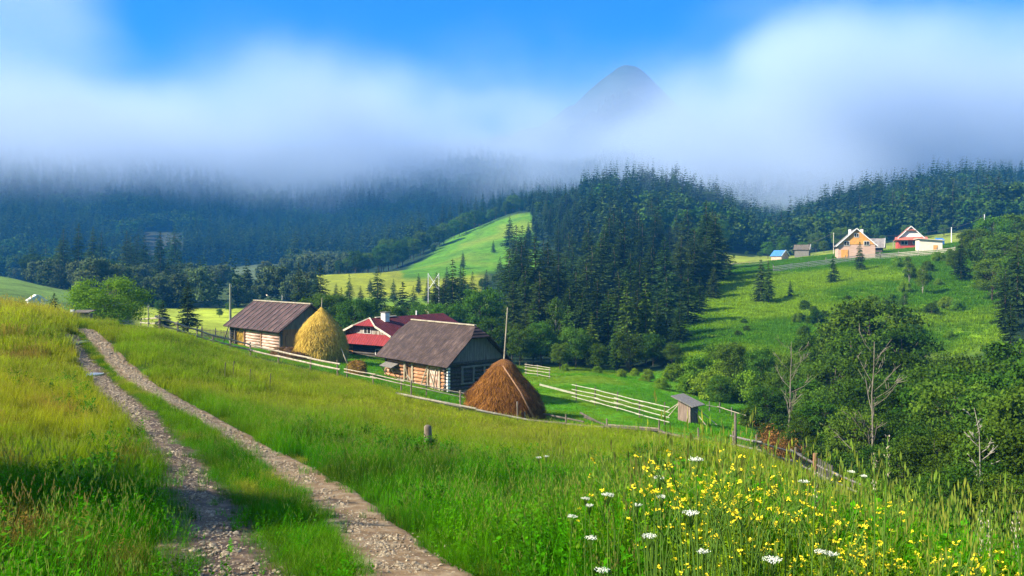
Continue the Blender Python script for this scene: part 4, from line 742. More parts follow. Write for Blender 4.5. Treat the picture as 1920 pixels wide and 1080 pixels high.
fr_.bar((.19, 1.2, ze-.22), (.19, 4.75, ze-.22), .06, .14); fr_.bar((.19, 1.2, .6), (.19, 4.75, .6), .06, .12); fr_.build('wall_frame', m_plank, o)
MB().bar((.16, -.3, ze+.12), (.16, wb+.3, ze+.12), .2, .18).build('gable_beam', m_logdark, o)
sl_ = (zr-ze)/(wb/2+.6)
b = MB(); boards(b, .20, -.1, wb+.1, lambda y: ze+.2, lambda y: min(zr-.95, zr-.14-abs(y-wb/2)*sl_), seed=7); b.build('gable_boards', m_plank, o)
b = MB(); boards(b, -Lb-.1, -.1, wb+.1, lambda y: ze+.2, lambda y: min(zr-.95, zr-.14-abs(y-wb/2)*sl_), seed=8); b.build('gable_boards', m_plank, o)
rf, rl, rr_ = gable_roof(o, 'roof', -Lb-.6, .85, wb, zr, ze-.05, wb/2, .6, m_roof2, 1, 1, .9)
MB().bar((rl, wb/2, zr+.03), (rr_, wb/2, zr+.03), .26, .09).build('ridge_cap', m_rail, rf)
b = MB()
for k in range(8): b.box(.02, .28, -.14, .12, .12+k*.24, .28+k*.24)
b.build('log_ends', m_white, o)
# --- red roofed house
Y0 = 90; o, p = house_at(650, Y0, -35, 'log_house', 'low log house with dark red metal roof between the two barns', 'house')
zb = p.z; W_ = 6.6; zs0, zs1, zp = E(643, 89), E(625, 88.5), E(597, 88.2); Dp = 12.4; ov = .5
logs(o, 'log_wall', 1.0, W_, .1, -.2, zs0+.15, m_logdark, seed=31, jit=.05); logs(o, 'log_wall', .2, Dp, W_-.05, -.2, zs0+.1, m_logdark, axis='y', seed=32); logs(o, 'log_wall', .2, Dp, .05, -.2, zs0+.1, m_logdark, axis='y', seed=33); logs(o, 'log_wall', 0, W_, Dp, -.2, zs0+.1, m_logdark, seed=34)
MB().box(0, 1.0, -.02, .12, -.2, zs0+.1).build('entrance_boards', mnoise('orange_boards', (.38, .13, .04), (.6, .25, .09), 3, (4, 1, .5)), o)
MB().box(.3, .85, -.05, -.02, -.1, zs0-.15).build('door', m_plankb, o)
w = MB().box(4.5, 5.4, -.06, .05, .15, .75).build('window', m_white, o); MB().box(4.6, 4.92, -.075, -.06, .22, .68).box(4.98, 5.3, -.075, -.06, .22, .68).build('pane', m_black, w)
MB().slab([(-ov, -1.0, zs0), (W_+ov, -1.0, zs0), (W_+ov-.1, .0, zs1), (-ov+.1, .0, zs1)], .07).build('skirt_roof', m_redroofx, o)
sl_ = (zp-zs1)/(W_/2+ov)
b = MB(); boards(b, .0, .1, W_-.1, lambda x: zs1-.1, lambda x: min(zp-.75, zp-.12-abs(x-W_/2)*sl_), axis='x', seed=9, wd=.14); b.build('gable_boards', mnoise('stained_white_boards', (.16, .10, .06), (.36, .33, .29), 1.2, (4, 1, .6), p=(.42, .52)), o)
w = MB().box(2.75, 3.85, -.08, -.03, zs1+.0, zs1+.75).build('window', m_white, o); MB().box(2.82, 3.26, -.095, -.08, zs1+.05, zs1+.68).box(3.34, 3.78, -.095, -.08, zs1+.05, zs1+.68).build('pane', m_black, w)
hy = .75/sl_; b = MB(); ey = zs1-.55
for sg in (-1, 1):
    xe = W_/2+sg*(W_/2+ov+.25); P_ = [(xe, -.55, zs1-.1), (xe, Dp+.5, zs1-.1), (W_/2, Dp+.5, zp), (W_/2, .35, zp), (W_/2+sg*hy, -.55, zp-.78)]
    b.slab(P_ if sg > 0 else P_[::-1], .08)
rf = b.build('roof', m_redroof, o); MB().slab([(W_/2-hy, -.58, zp-.78), (W_/2+hy, -.58, zp-.78), (W_/2, .35, zp+.01)], .07).build('half_hip', m_redroofx, o)
b = MB()
for sg in (-1, 1): b.bar((W_/2+sg*(W_/2+ov+.25), -.62, zs1-.12), (W_/2+sg*hy, -.62, zp-.8), .06, .2); b.bar((W_/2+sg*hy, -.62, zp-.78), (W_/2, .3, zp+.05), .1, .12)
b.build('barge_boards', m_trim, rf)
ch = MB().box(W_/2+.35, W_/2+1.0, 1.7, 2.4, zp-.6, zp+.55).build('chimney', m_white, rf); MB().box(W_/2+.28, W_/2+1.07, 1.63, 2.47, zp+.55, zp+.65).build('chimney_cap', m_plank, ch)
MB().bar((W_/2, 1.2, zp+.05), (W_/2, 4.5, zp+.05), .25, .08).build('ridge_cap', m_trim, rf); MB().bar((W_/2, 8.0, zp), (W_/2, 8.0, zp+.5), .12).build('vent_pipe', m_white, rf)
# lower wing to the right rear
MB().box(W_, W_+3.4, 7.4, Dp-.4, -.4, zs0-.1).build('wing_wall', m_logdark, o); MB().slab([(W_+3.9, 6.9, zs0-.2), (W_+3.9, Dp, zs0-.2), (W_/2+.5, Dp, zp-.45), (W_/2+.5, 6.9, zp-.45)], .07).build('wing_roof', m_redroof, o)
# ------------------------------------------------------------------ haystacks
def haystack(px, Y, Rm, top, prof, label, m, pole, seed, skew=0.0):
    p = pt(px, Y); h = (HY-top)/F*Y-p.z; o = thing('haystack', label, 'haystack', p); g = np.random.default_rng(seed)
    ts, rs = zip(*prof); nz, na = 44, 60; tz = np.linspace(0, 1, nz); an = np.linspace(0, 2*PI, na, endpoint=False)
    def rad(t, a): return Rm*np.interp(t, ts, rs)*(1+.05*np.sin(2*a+seed)+.035*np.sin(3*a+seed+t*3)+.03*np.sin(5*a+8*t+seed)+.09*(fbm(np.cos(a)*2+10, t*7+10+np.sin(a)*2, 1.0, 3)-.5)*2)
    T_, A_ = np.meshgrid(tz, an, indexing='ij'); Rr = rad(T_, A_); X = np.cos(A_)*Rr+skew*T_*Rm; Y_ = np.sin(A_)*Rr; Z = -.35+(h+.35)*T_
    V = np.stack([X, Y_, Z], -1).reshape(-1, 3); i, j = np.meshgrid(np.arange(nz-1), np.arange(na), indexing='ij'); Q = np.stack([i*na+j, i*na+(j+1) % na, (i+1)*na+(j+1) % na, (i+1)*na+j], -1).reshape(-1, 4)
    link('hay_body', mesh('hay_body', V, Q, m, smooth=True), o)
    n = 26000; t = 1-g.random(n)**.8; a = g.random(n)*2*PI; r_ = rad(t, a); P_ = np.stack([np.cos(a)*r_+skew*t*Rm, np.sin(a)*r_, -.1+(h+.1)*t], 1)
    V, Q = hay_cards(P_, np.stack([np.cos(a), np.sin(a), a*0+.35], 1), n, .028, .42, g, 1.3)
    hm = leafmat('straw_%d' % seed, *((( .26, .15, .02), (.85, .62, .13)) if seed == 1 else ((.07, .026, .007), (.36, .16, .034))), .15, rnd=0, hue=0)
    link('straw', mesh('straw', V, Q, hm, {'lc': ('POINT', np.repeat(g.random(n), 4))}), o)
    if pole: MB().tube([(skew*Rm-.1, 0, h*.6), (skew*Rm+pole[1], 0, h+pole[0])], [.06, .04], 7).build('centre_pole', m_rail, o)
    return o, p, h
haystack(603, 76, 2.17, 576, [(0, .93), (.1, .99), (.25, 1.03), (.42, 1.0), (.56, .90), (.70, .70), (.82, .46), (.91, .24), (.96, .12), (1, .05)], 'tall golden haystack shaped like an onion between the leftmost barn and red house', m_hayy, (.9, .05), 1)
haystack(943, 56, 2.6, 673, [(0, 1.0), (.12, 1.01), (.25, .98), (.41, .91), (.55, .74), (.70, .53), (.83, .38), (.92, .27), (.97, .16), (1, .05)], 'big reddish brown haystack in front of the grey roofed barn', m_hayb, (3.6, .25), 2, .03)
def tube_thing(name, label, cat, pts, rad, m, group=None, part='pole'):
    p0 = Vector(pts[0]); o = link(name, None) if False else None
    b = MB(); b.tube([Vector(q)-p0 for q in pts], rad, 7); ob = b.build(name, m, None, True, p0); return tag(ob, label, cat, group)
def P3(px, py, Y): return Vector(((px-CX)/F*Y, Y, (HY-py)/F*Y))
a = pt(1006, 53.4); tube_thing('leaning_pole', 'thin bare pole leaning on the front of the brown haystack', 'pole', [a+Vector((0, 0, -.1)), P3(976, 735, 53.55), P3(943, 686, 54.9)], [.07, .06, .045], m_plankb)
a = pt(653, 74); tube_thing('leaning_pole', 'pale pole leaning on the right side of the golden haystack', 'pole', [a+Vector((0, 0, -.1)), P3(634, 640, 75.2)], [.07, .05], m_rail)
def heap(px, Y, rx, h, m, name, label, cat, straw, seed):
    p = pt(px, Y); g = np.random.default_rng(seed); o = thing(name, label, cat, p); nz, na = 14, 36; T_, A_ = np.meshgrid(np.linspace(0, 1, nz), np.linspace(0, 2*PI, na, endpoint=False), indexing='ij')
    r_ = rx*np.cos(T_*PI/2)**.6*(1+.12*np.sin(3*A_+seed)+.1*np.sin(5*A_)); V = np.stack([np.cos(A_)*r_, np.sin(A_)*r_*.75, -.1+(h+.1)*np.sin(T_*PI/2)*(1+.1*np.sin(4*A_))], -1).reshape(-1, 3)
    i, j = np.meshgrid(np.arange(nz-1), np.arange(na), indexing='ij'); Q = np.stack([i*na+j, i*na+(j+1) % na, (i+1)*na+(j+1) % na, (i+1)*na+j], -1).reshape(-1, 4); link('mound', mesh('mound', V, Q, m, smooth=True), o)
    n = 2600; t = g.random(n); a = g.random(n)*2*PI; r2 = rx*np.cos(t*PI/2)**.6*(1+.12*np.sin(3*a+seed)+.1*np.sin(5*a)); P_ = np.stack([np.cos(a)*r2, np.sin(a)*r2*.75, h*np.sin(t*PI/2)], 1)
    V, Q = hay_cards(P_, np.stack([np.cos(a), np.sin(a), .5+t], 1), n, .03, .3, g, .6); link('straw', mesh('straw', V, Q, straw, {'lc': ('POINT', np.repeat(g.random(n), 4))}), o); return o
st_y = bpy.data.materials['straw_1']; st_b = bpy.data.materials['straw_2']
heap(669, 65.5, .78, 1.05, m_hayb, 'hay_pile', 'small brown hay pile on the lawn left of the grey roofed barn', 'hay pile', leafmat('straw_mixed', (.14, .07, .02), (.42, .30, .06), .2, rnd=0, hue=0), 5)
heap(536, 75.5, 1.5, .85, m_dung, 'dung_heap', 'dark dung heap at the corner of the leftmost barn', 'dung heap', leafmat('straw_dark', (.04, .02, .01), (.16, .09, .03), .1, rnd=0, hue=0), 6)
heap(560, 74.0, 1.1, .6, m_dung, 'dung_heap', 'smaller dark dung heap in front of the golden haystack', 'dung heap', bpy.data.materials['straw_dark'], 8)
# ------------------------------------------------------------------ outhouse
o, p = house_at(1290, 60, -45, 'outhouse', 'small grey plank outhouse with slanting roof held by four props', 'outhouse'); zb = p.z; hL, hR = E(744, 60.3), E(758, 59.5)
b = MB()
for ax, x_, lo, hi in (('x', -.5, -.55, .55), ('x', .53, -.55, .55)): boards(b, x_, lo, hi, lambda q: -.1, lambda q: hL+(hR-hL)*(q+.55)/1.1-.04, axis='x', wd=.15, seed=3)
boards(b, -.52, -.5, .5, lambda q: -.1, lambda q: hL-.04, axis='y', wd=.15, seed=4); boards(b, .55, -.5, .5, lambda q: -.1, lambda q: hR-.04, axis='y', wd=.15, seed=5); b.build('plank_walls', mnoise('outhouse_planks', (.10, .07, .055), (.32, .24, .20), 2.0, (6, 6, .5), bump=.5), o)
MB().slab([(-.95, -.85, hL+.12), (.95, -.85, hR-.08), (.95, .85, hR-.08), (-.95, .85, hL+.12)], .06).build('roof', m_plank, o)
for a, c in (((-.5, -.5, hL-.5), (-1.4, -1.2, -.1)), ((.5, -.5, hR-.4), (1.0, -1.5, -.1)), ((.5, .5, hR-.4), (1.9, .9, -.1)), ((.5, .1, hR-.5), (1.5, .1, -.1)), ((-.6, .3, hL-.3), (-2.3, .2, .3))): MB().tube([a, c], .035, 6).build('prop', m_rail, o)
# ------------------------------------------------------------------ fences
def gp(px, py, y0=20, y1=110): return hit(px, py, y0, y1)
def fence(name, label, pts, rails, mr_, mp_, ph, cat='fence', rw=.12, rh=.09, pr=.06, rz0=None, group=None, tube=True, ext=.3, seed=0, raildz=0, sag=0.0):
    """pts: ground points of the posts; rails: heights above the ground"""
    g = random.Random(seed); p0 = Vector(pts[0]); o = thing(name, label, cat, p0, 0, group); P_ = [Vector(q)-p0 for q in pts]
    for q in P_:
        hh = ph*g.uniform(.9, 1.12); MB().tube([q+Vector((0, 0, -.4)), q+Vector((g.uniform(-.05, .05), 0, hh))], [pr, pr*.8], 7).build('post', mp_, o)
    for i in range(len(P_)-1):
        for r_ in rails:
            a = P_[i]+Vector((0, -pr-.03, r_+g.uniform(-.04, .04))); c = P_[i+1]+Vector((0, -pr-.03, r_+g.uniform(-.04, .04))); d = (c-a).normalized()*ext; b = MB()
            if tube: b.tube([a-d, (a+c)/2+Vector((0, 0, -sag-g.uniform(0, .03))), c+d], [rw/2*1.05, rw/2, rw/2*.9], 6)
            else: b.bar(a-d*.3, c+d*.3, .035, rh)
            b.build('rail', mr_, o)
    return o
fp = [gp(a, b_) for a, b_ in ((262, 612), (296, 622), (330, 632), (366, 642), (398, 651), (430, 659), (468, 668), (520, 681), (580, 695), (632, 706))]
for q in fp: q.y += .3; q.z = float(H(q.x, q.y))
fence('rail_fence', 'long pale rail fence running down from the crest past the leftmost barn', fp, (.58, 1.02), m_rail, m_post, 1.15, rw=.15, seed=1, pr=.08)
fp = [gp(a, b_) for a, b_ in ((650, 712), (700, 722), (752, 734), (800, 744), (862, 757))]
fence('rail_fence', 'thin low rail fence between the meadow and the grey roofed barn', fp, (.55, .80), m_rail, m_post, .9, rw=.07, seed=2)
fp = [gp(a, b_) for a, b_ in ((771, 752), (863, 772), (971, 795))]
o = fence('board_fence', 'three posts with one long pale board in front of the brown haystack', fp, (.35,), m_rail, m_post, 1.35, rw=.17, ext=1.0, seed=3)
def rail2(name, label, cat, a, c, r_, m, group=None, sag=0): return tube_thing(name, label, cat, [a, (Vector(a)+Vector(c))/2+Vector((0, 0, -sag)), c], [r_, r_, r_*.8], m, group)
fp = [gp(a, b_) for a, b_ in ((985, 796), (1062, 803), (1138, 810), (1235, 818), (1310, 834))]
o = fence('broken_fence', 'dark broken rail fence between the brown haystack and the outhouse', fp, (.30,), m_raild, m_post, .85, rw=.17, ext=.2, seed=4)
q0 = fp[0]
for a, c in (((1088, 774, 53.5), (1160, 812, 51.5)), ((1095, 782, 53), (1150, 802, 52)), ((1017, 776, 55), (1095, 791, 53)), ((1140, 797, 51.6), (1235, 804, 49.5))):
    MB().tube([P3(*a)-q0, P3(*c)-q0], [.07, .06], 7).build('fallen_rail', m_raild if a[0] != 1140 else m_post, o)
fp = [gp(1080, 752, 50, 90), gp(1115, 760, 50, 90), gp(1157, 771, 50, 90), gp(1199, 784, 50, 90), gp(1246, 797, 50, 90)]
o = fence('white_rail_fence', 'long whitish four rail fence on the lawn left of the outhouse', fp, (.28, .62, .96, 1.28), m_railw, m_raild, 1.42, rw=.075, ext=.6, seed=5)
b = MB().bar(P3(1012, 721, 73)-fp[0], P3(1078, 738, 70.5)-fp[0], .06, .16).build('rail', m_railw, o)
fp = [gp(986, 703, 60, 110), gp(1008, 706, 60, 110), gp(1030, 710, 60, 110)]
fence('white_rail_fence', 'short four rail fence at the forest edge behind the brown haystack', fp, (.25, .6, .95, 1.2), m_rail, m_plank, 1.3, rw=.07, seed=6)
fp = [gp(a, b_, 25, 60) for a, b_ in ((1376, 850), (1420, 862), (1492, 884), (1527, 902), (1560, 920), (1600, 938))]
o = fence('rail_fence', 'two rail fence running down to the picket piece at the lower right', fp, (.45, .85), m_plank, m_post, 1.1, rw=.10, seed=7)
q0 = fp[0]
for k in range(8):
    t = (k+.5)/8; q = fp[3].lerp(fp[4], t)-q0; b = MB(); b.box(-.03, .03, -.02, .02, 0, 1.15); b.v = [(v[0]+q.x, v[1]+q.y-.12, v[2]+q.z) for v in b.v]; b.build('picket', m_plank, o)
b = MB(); q = fp[3]-q0; b.tube([q+Vector((0, -.1, -.3)), q+Vector((0, -.1, 1.3))], .11, 8).build('thick_post', m_plankb, o)
fp = [gp(1378+k*38, 800+k*9, 40, 75) for k in range(0, 1)]
a = gp(1378, 852, 25, 60); tube_thing('fence_post', 'dark upright post at the top of the lower right fence', 'post', [a+Vector((.1, .3, -.3)), a+Vector((.1, .3, 1.9))], [.08, .06], m_raild)
fp = [gp(a, b_, 60, 120) for a, b_ in ((380, 640), (400, 640), (430, 641))]
fp = [pt(378, 96), pt(404, 96), pt(432, 94)]
o = fence('picket_fence', 'dark picket fence left of the leftmost barn', fp, (.3, 1.0), m_raild, m_raild, 1.5, rw=.08, seed=8); q0 = fp[0]
for k in range(22): q = fp[0].lerp(fp[2], k/21)-q0; MB().box(q.x-.03, q.x+.03, q.y-.12, q.y-.09, q.z, q.z+1.25).build('picket', m_raild, o)
fp = [pt(px, Y) for px, Y in ((1450, 186), (1483, 187), (1516, 188), (1549, 189), (1585, 190), (1620, 191), (1650, 191), (1685, 191), (1722, 190), (1757, 189), (1790, 188))]
fence('board_fence', 'long light board fence across the top of the far slope', fp, (.25, .6, .95, 1.3), m_trim, m_plank, 1.75, rw=.05, rh=.17, pr=.11, tube=False, seed=9)
fp = [pt(px, Y) for px, Y in ((1345, 215), (1375, 213), (1405, 212), (1440, 210))]
fence('rail_fence', 'faint fence at the top left of the far slope', fp, (.5, .95), m_rail, m_plank, 1.1, rw=.07, seed=10)
fp = [pt(px, Y) for px, Y in ((1330, 74), (1350, 74), (1372, 73), (1400, 71))]
fence('rail_fence', 'low pale rail on two posts right behind the outhouse', fp, (.5,), m_rail, m_plank, .9, rw=.07, seed=12)
# lone post and its broken stub in the meadow
a = gp(803, 858, 15, 45); o = thing('wooden_post', 'thick weathered post standing alone in the tall grass', 'post', a); s_ = a.y/1500
MB().tube([(0, 0, -.3), (.0, 0, .5), (-.02, 0, (858-800)*s_), (-.02, 0, (858-797)*s_)], [.13, .12, .11, .06], 9).build('post_shaft', m_post, o, True); MB().tube([(.1, -.05, .25), (.42, -.1, .42)], [.08, .05], 7).build('side_stub', m_raild, o)
# thin dead stalks and stakes in the meadow
for a_, b_ in ((437, 712), (421, 716), (468, 728), (506, 735)):
    q = gp(a_, b_, 15, 50); tag(MB().tube([(0, 0, -.1), (.02, 0, .7), (.06, 0, 1.0)], [.02, .016, .03], 6).build('stake', m_raild, None, False, q), 'thin dark dry stalk sticking out of the meadow below the leftmost barn', 'stalk', 'dry stalks in the meadow')
# dead brown bush on the fence
q = gp(1462, 868, 25, 60); o = thing('dead_bush', 'rust brown dead bush caught on the lower right fence', 'dead bush', q); g = np.random.default_rng(33); n = 2600
d = g.normal(0, 1, (n, 3)); P_ = d*np.array([.55, .3, .33])+np.array([0, 0, .75]); P_[:, 2] -= P_[:, 0]*.45; V, Q = cards(P_, g.normal(0, 1, (n, 3)), g.normal(0, 1, (n, 3)), .03, .16, g)
link('dry_twigs', mesh('dry_twigs', V, Q, leafmat('rust_twigs', (.14, .06, .018), (.42, .22, .06), .2, rnd=0, hue=0), {'lc': ('POINT', np.repeat(g.random(n), 4))}), o); b = MB()
for k in range(7): b.tube([(random.uniform(-.3, .3), 0, -.1), (random.uniform(-.6, .6), random.uniform(-.2, .2), random.uniform(.7, 1.2))], [.025, .01], 5)
b.build('stems', m_plankb, o)
# ------------------------------------------------------------------ poles and wires
def pole(px, Y, top, label, m, r_=.11, arm=False, foot=None, parts=()):
    p = pt(px, Y); h = (HY-top)/F*Y-p.z; o = thing('utility_pole', label, 'pole', p); MB().tube([(0, 0, -.5), (0, 0, h)], [r_, r_*.75], 8).build('shaft', m, o)
    if arm: MB().bar((-.7, 0, h-.4), (.7, 0, h-.4), .1).build('crossarm', m, o)
    b = MB()
    for x in ((-.6, .6) if arm else (.12,)): b.tube([(x, 0, h-.35), (x, 0, h-.12)], .05, 6)
    b.build('insulators', m_white, o); return p+Vector((0, 0, h-.15))
m_pole = mnoise('pole_wood', (.16, .17, .12), (.34, .35, .26), 3, (1, 1, .3))
pole(432, 90, 532, 'tall greenish wooden pole at the left end of the leftmost barn', m_pole, .15)
tube_thing('pole_brace', 'short brace leaning against the tall greenish pole', 'brace', [pt(418, 90)+Vector((0, 0, -.1)), P3(431, 605, 90)], [.08, .06], m_raild)
pole(278, 110, 570, 'thin pale pole left of the small dark spruce behind the crest', m_rail, .08)
for px, dx, lb in ((803, 9, 'left one of the white leaning frame pylons before the knoll'), (823, -9, 'right one of the white leaning frame pylons before the knoll')):
    p = pt(px, 165); h = (HY-512)/F*165-p.z; o = thing('power_pylon', lb, 'pylon', p); MB().tube([(0, 0, -.4), (0, 0, h)], .08, 6).build('shaft', m_white, o); MB().tube([(0, 0, h-.2), (dx*.22, 0, h-3.2)], .09, 6).build('brace', m_white, o)
T1 = pole(1563, 222, 436, 'white pole left of the log house on the hill', m_trim, .10); T2 = pole(1675, 225, 452, 'short grey pole between the dark shed and red house', m_rail, .12); T3 = pole(1784, 230, 426, 'white pole right of the white shed on the hill', m_white, .16); T4 = pole(1846, 235, 402, 'white pole rising above the trees at the right', m_white, .16)
def wire(name, label, A, B, sag=1.2):
    P_ = [A.lerp(B, k/12)+Vector((0, 0, -sag*4*(k/12)*(1-k/12))) for k in range(13)]; tag(MB().tube([q-A for q in P_], .025, 4).build(name, m_plank, None, False, A), label, 'wire')
wire('overhead_wire', 'overhead wire between the white poles left and right of the hill houses', T1, T3, 1.5); wire('overhead_wire', 'overhead wire from the white shed pole to the rightmost pole', T3, T4, .6); wire('overhead_wire', 'overhead wire running left from the log house pole into the mist', T1, P3(1340, 498, 230), 1.8)
# ------------------------------------------------------------------ houses on the hill
m_pink = mnoise('pinkish_logs', (.38, .24, .18), (.66, .46, .37), 2, (.3, .3, 6), bump=.4); m_orange = mnoise('orange_wood', (.50, .22, .05), (.72, .38, .10), 2); m_redw = mnoise('red_wall', (.34, .05, .04), (.48, .09, .07), 2); m_cream = mnoise('cream_wall', (.66, .56, .44), (.80, .72, .60), 1.5, bump=.1); m_blue = mnoise('blue_sheet', (.03, .12, .34), (.07, .24, .55), 2)
def simple_house(px, Y, rz, w, dp, hw_, hr, name, label, cat, wall, roof, gable=None, wins=(), door=None, ov=.5, dz=0.0, wt=None):
    """gable end facing local -y, ridge along y; width w, depth dp, wall height hw_, ridge height hr"""
    o, p = house_at(px, Y, rz, name, label, cat, dz); MB().box(-w/2, w/2, 0, dp, -1.5, hw_).build('walls', wall, o)
    s = (hr-hw_)/(w/2+ov*.0); gb = MB(); gb.slab([(-w/2, -.02, hw_), (w/2, -.02, hw_), (0, -.02, hr-.1)], -.06); gb.build('gable', gable or wall, o); gb = MB(); gb.slab([(w/2, dp+.02, hw_), (-w/2, dp+.02, hw_), (0, dp+.02, hr-.1)], -.06); gb.build('gable', gable or wall, o)
    b = MB()
    for sg in (-1, 1):
        P_ = [(sg*(w/2+ov), -ov, hw_-s*ov), (sg*(w/2+ov), dp+ov, hw_-s*ov), (0, dp+ov, hr), (0, -ov, hr)]; b.slab(P_ if sg > 0 else P_[::-1], .12)
    rf = b.build('roof', roof, o); tb = MB()
    for sg in (-1, 1): tb.bar((sg*(w/2+ov), -ov-.03, hw_-s*ov), (0, -ov-.03, hr), .06, .22)
    tb.build('barge_boards', wt or m_white, rf)
    for x, z, ww, hh in wins: wn = MB().box(x-ww/2, x+ww/2, -.16, -.05, z-hh/2, z+hh/2).build('window_frame', wt or m_white, o); MB().box(x-ww/2+.1, x-.04, -.18, -.155, z-hh/2+.1, z+hh/2-.1).box(x+.04, x+ww/2-.1, -.18, -.155, z-hh/2+.1, z+hh/2-.1).build('pane', m_black, wn)
    if door: x, ww, hh, dm = door; MB().box(x-ww/2, x+ww/2, -.14, -.02, -.2, hh).build('door', dm, o)
    return o, rf
o, rf = simple_house(1606, 200, -17, 8.6, 8, 3.6, 7.6, 'log_house', 'two storey pinkish log house with steep gable on the hill behind a spruce', 'house', m_pink, m_greyroof, m_orange, [(-2.6, 4.0-.0, .0001, .0001)][:0]+[(-2.3, 3.9, 1.3, 1.1), (2.3, 3.9, 1.3, 1.1), (0, 5.9, 1.1, 1.0)], (-2.8, 1.6, 2.3, m_orange), .55)
for x, y in ((-1.3, 2.5), (1.5, 2.5)): MB().box(x-.3, x+.3, y-.3, y+.3, 5.2, 7.5).build('chimney', m_white, rf)
simple_house(1655, 213, 62, 4.0, 5.5, 1.9, 3.9, 'shed', 'small dark shed with grey brown roof between the log house and red house', 'shed', m_logdark, m_greyroof, ov=.6)
o, rf = simple_house(1708, 226, -20, 6.6, 7, 2.9, 6.2, 'red_house', 'red walled house with white gable and brown red roof tip on the hill', 'house', m_redw, mnoise('brick_red_roof', (.22, .07, .05), (.36, .13, .10), 1.5), m_white, [(-1.7, 1.5, 1.8, 1.2), (.9, 1.6, .9, 1.1)], (2.2, .9, 2.0, m_white), .6)
MB().slab([(-4.3, -1.3, 2.3), (4.3, -1.3, 2.3), (4.1, -.1, 3.2), (-4.1, -.1, 3.2)], .1).build('skirt_roof', mnoise('skirt_red', (.32, .09, .06), (.46, .15, .11), 1.5), o)
MB().slab([(-1.3, -.75, 5.0), (1.3, -.75, 5.0), (0, .9, 6.35)], .1).build('half_hip', bpy.data.materials['brick_red_roof'], o)
o, p = house_at(1745, 204, -16, 'white_shed', 'cream white box shed with flat slanting roof and orange door on the hill', 'shed'); MB().box(-2.7, 2.7, 0, 4.5, -1.5, 3.0).build('walls', m_cream, o); MB().slab([(-3.1, -.5, 3.35), (3.1, -.5, 2.85), (3.1, 5, 2.85), (-3.1, 5, 3.35)], .14).build('roof', m_trim, o); MB().box(.6, 1.6, -.06, .0, -.2, 1.6).build('door', m_orange, o)
simple_house(1472, 235, 35, 3.4, 3.6, 1.2, 2.7, 'hut', 'small hut with bright blue roof below the misty forest', 'hut', m_logpale, m_blue, ov=.3)
simple_house(1518, 235, 62, 3.2, 4.0, 1.9, 3.2, 'hut', 'small grey plank hut with dark roof right of the blue roofed one', 'hut', m_plank, m_raild, ov=.3)
q = pt(1763, 222); tag(MB().slab([(-1, -.6, .8), (1, -.6, .8), (1.1, .8, 1.5), (-1.1, .8, 1.5)], .1).box(-.9, .9, -.5, .7, -.3, .78).build('tarp_shelter', m_blue, None, False, q+Vector((0, 0, .8))), 'low blue sheeted shelter right behind the white shed', 'shelter')
# --- valley buildings
simple_house(543, 212, -12+30, 3.6, 5, 2.6, 4.2, 'white_building', 'white gabled building half hidden by a dark spruce in the valley', 'building', m_white, m_greyroof, wins=[(0, 2.4, .8, .8)], ov=.3)
simple_house(512, 225, 30, 2.6, 3.2, 1.0, 1.8, 'small_cabin', 'tiny pale cabin among rounded trees left of the white gabled building', 'cabin', m_cream, m_greyroof, ov=.3)
for k, (px, Y, lb, mm) in enumerate(((572, 395, 'far misty house with blue roof at the foot of the mountain', m_blue), (588, 405, 'far misty white house beside the blue roofed one', m_white))): simple_house(px, Y, 60-50*k, 4, 5, 1.9, 3.6, 'far_house', lb, 'house', m_white if k else m_cream, mm, ov=.4, dz=1.5)
simple_house(70, 105, 40, 1.9, 2.2, 1.3, 2.0, 'white_hut', 'small white hut behind the left bank below the hillside meadow', 'hut', m_white, m_white, ov=.15, dz=.55)
q = pt(135, 64); o = thing('gate_box', 'small grey wooden shelter with pale post where the track crosses the crest', 'shelter', q); MB().box(.25, 1.4, -.3, .5, 0, .95).build('box', m_plank, o); MB().slab([(.1, -.5, 1.05), (1.6, -.5, 1.05), (1.6, .6, 1.2), (.1, .6, 1.2)], .06).build('lid', m_raild, o); MB().box(-.1, .15, -.1, .1, -.2, 1.25).build('gate_post', m_white, o)
for z in (.3, .6): MB().bar((-.9, 0, z), (-.1, 0, z+.05), .06).build('rail', m_rail, o)
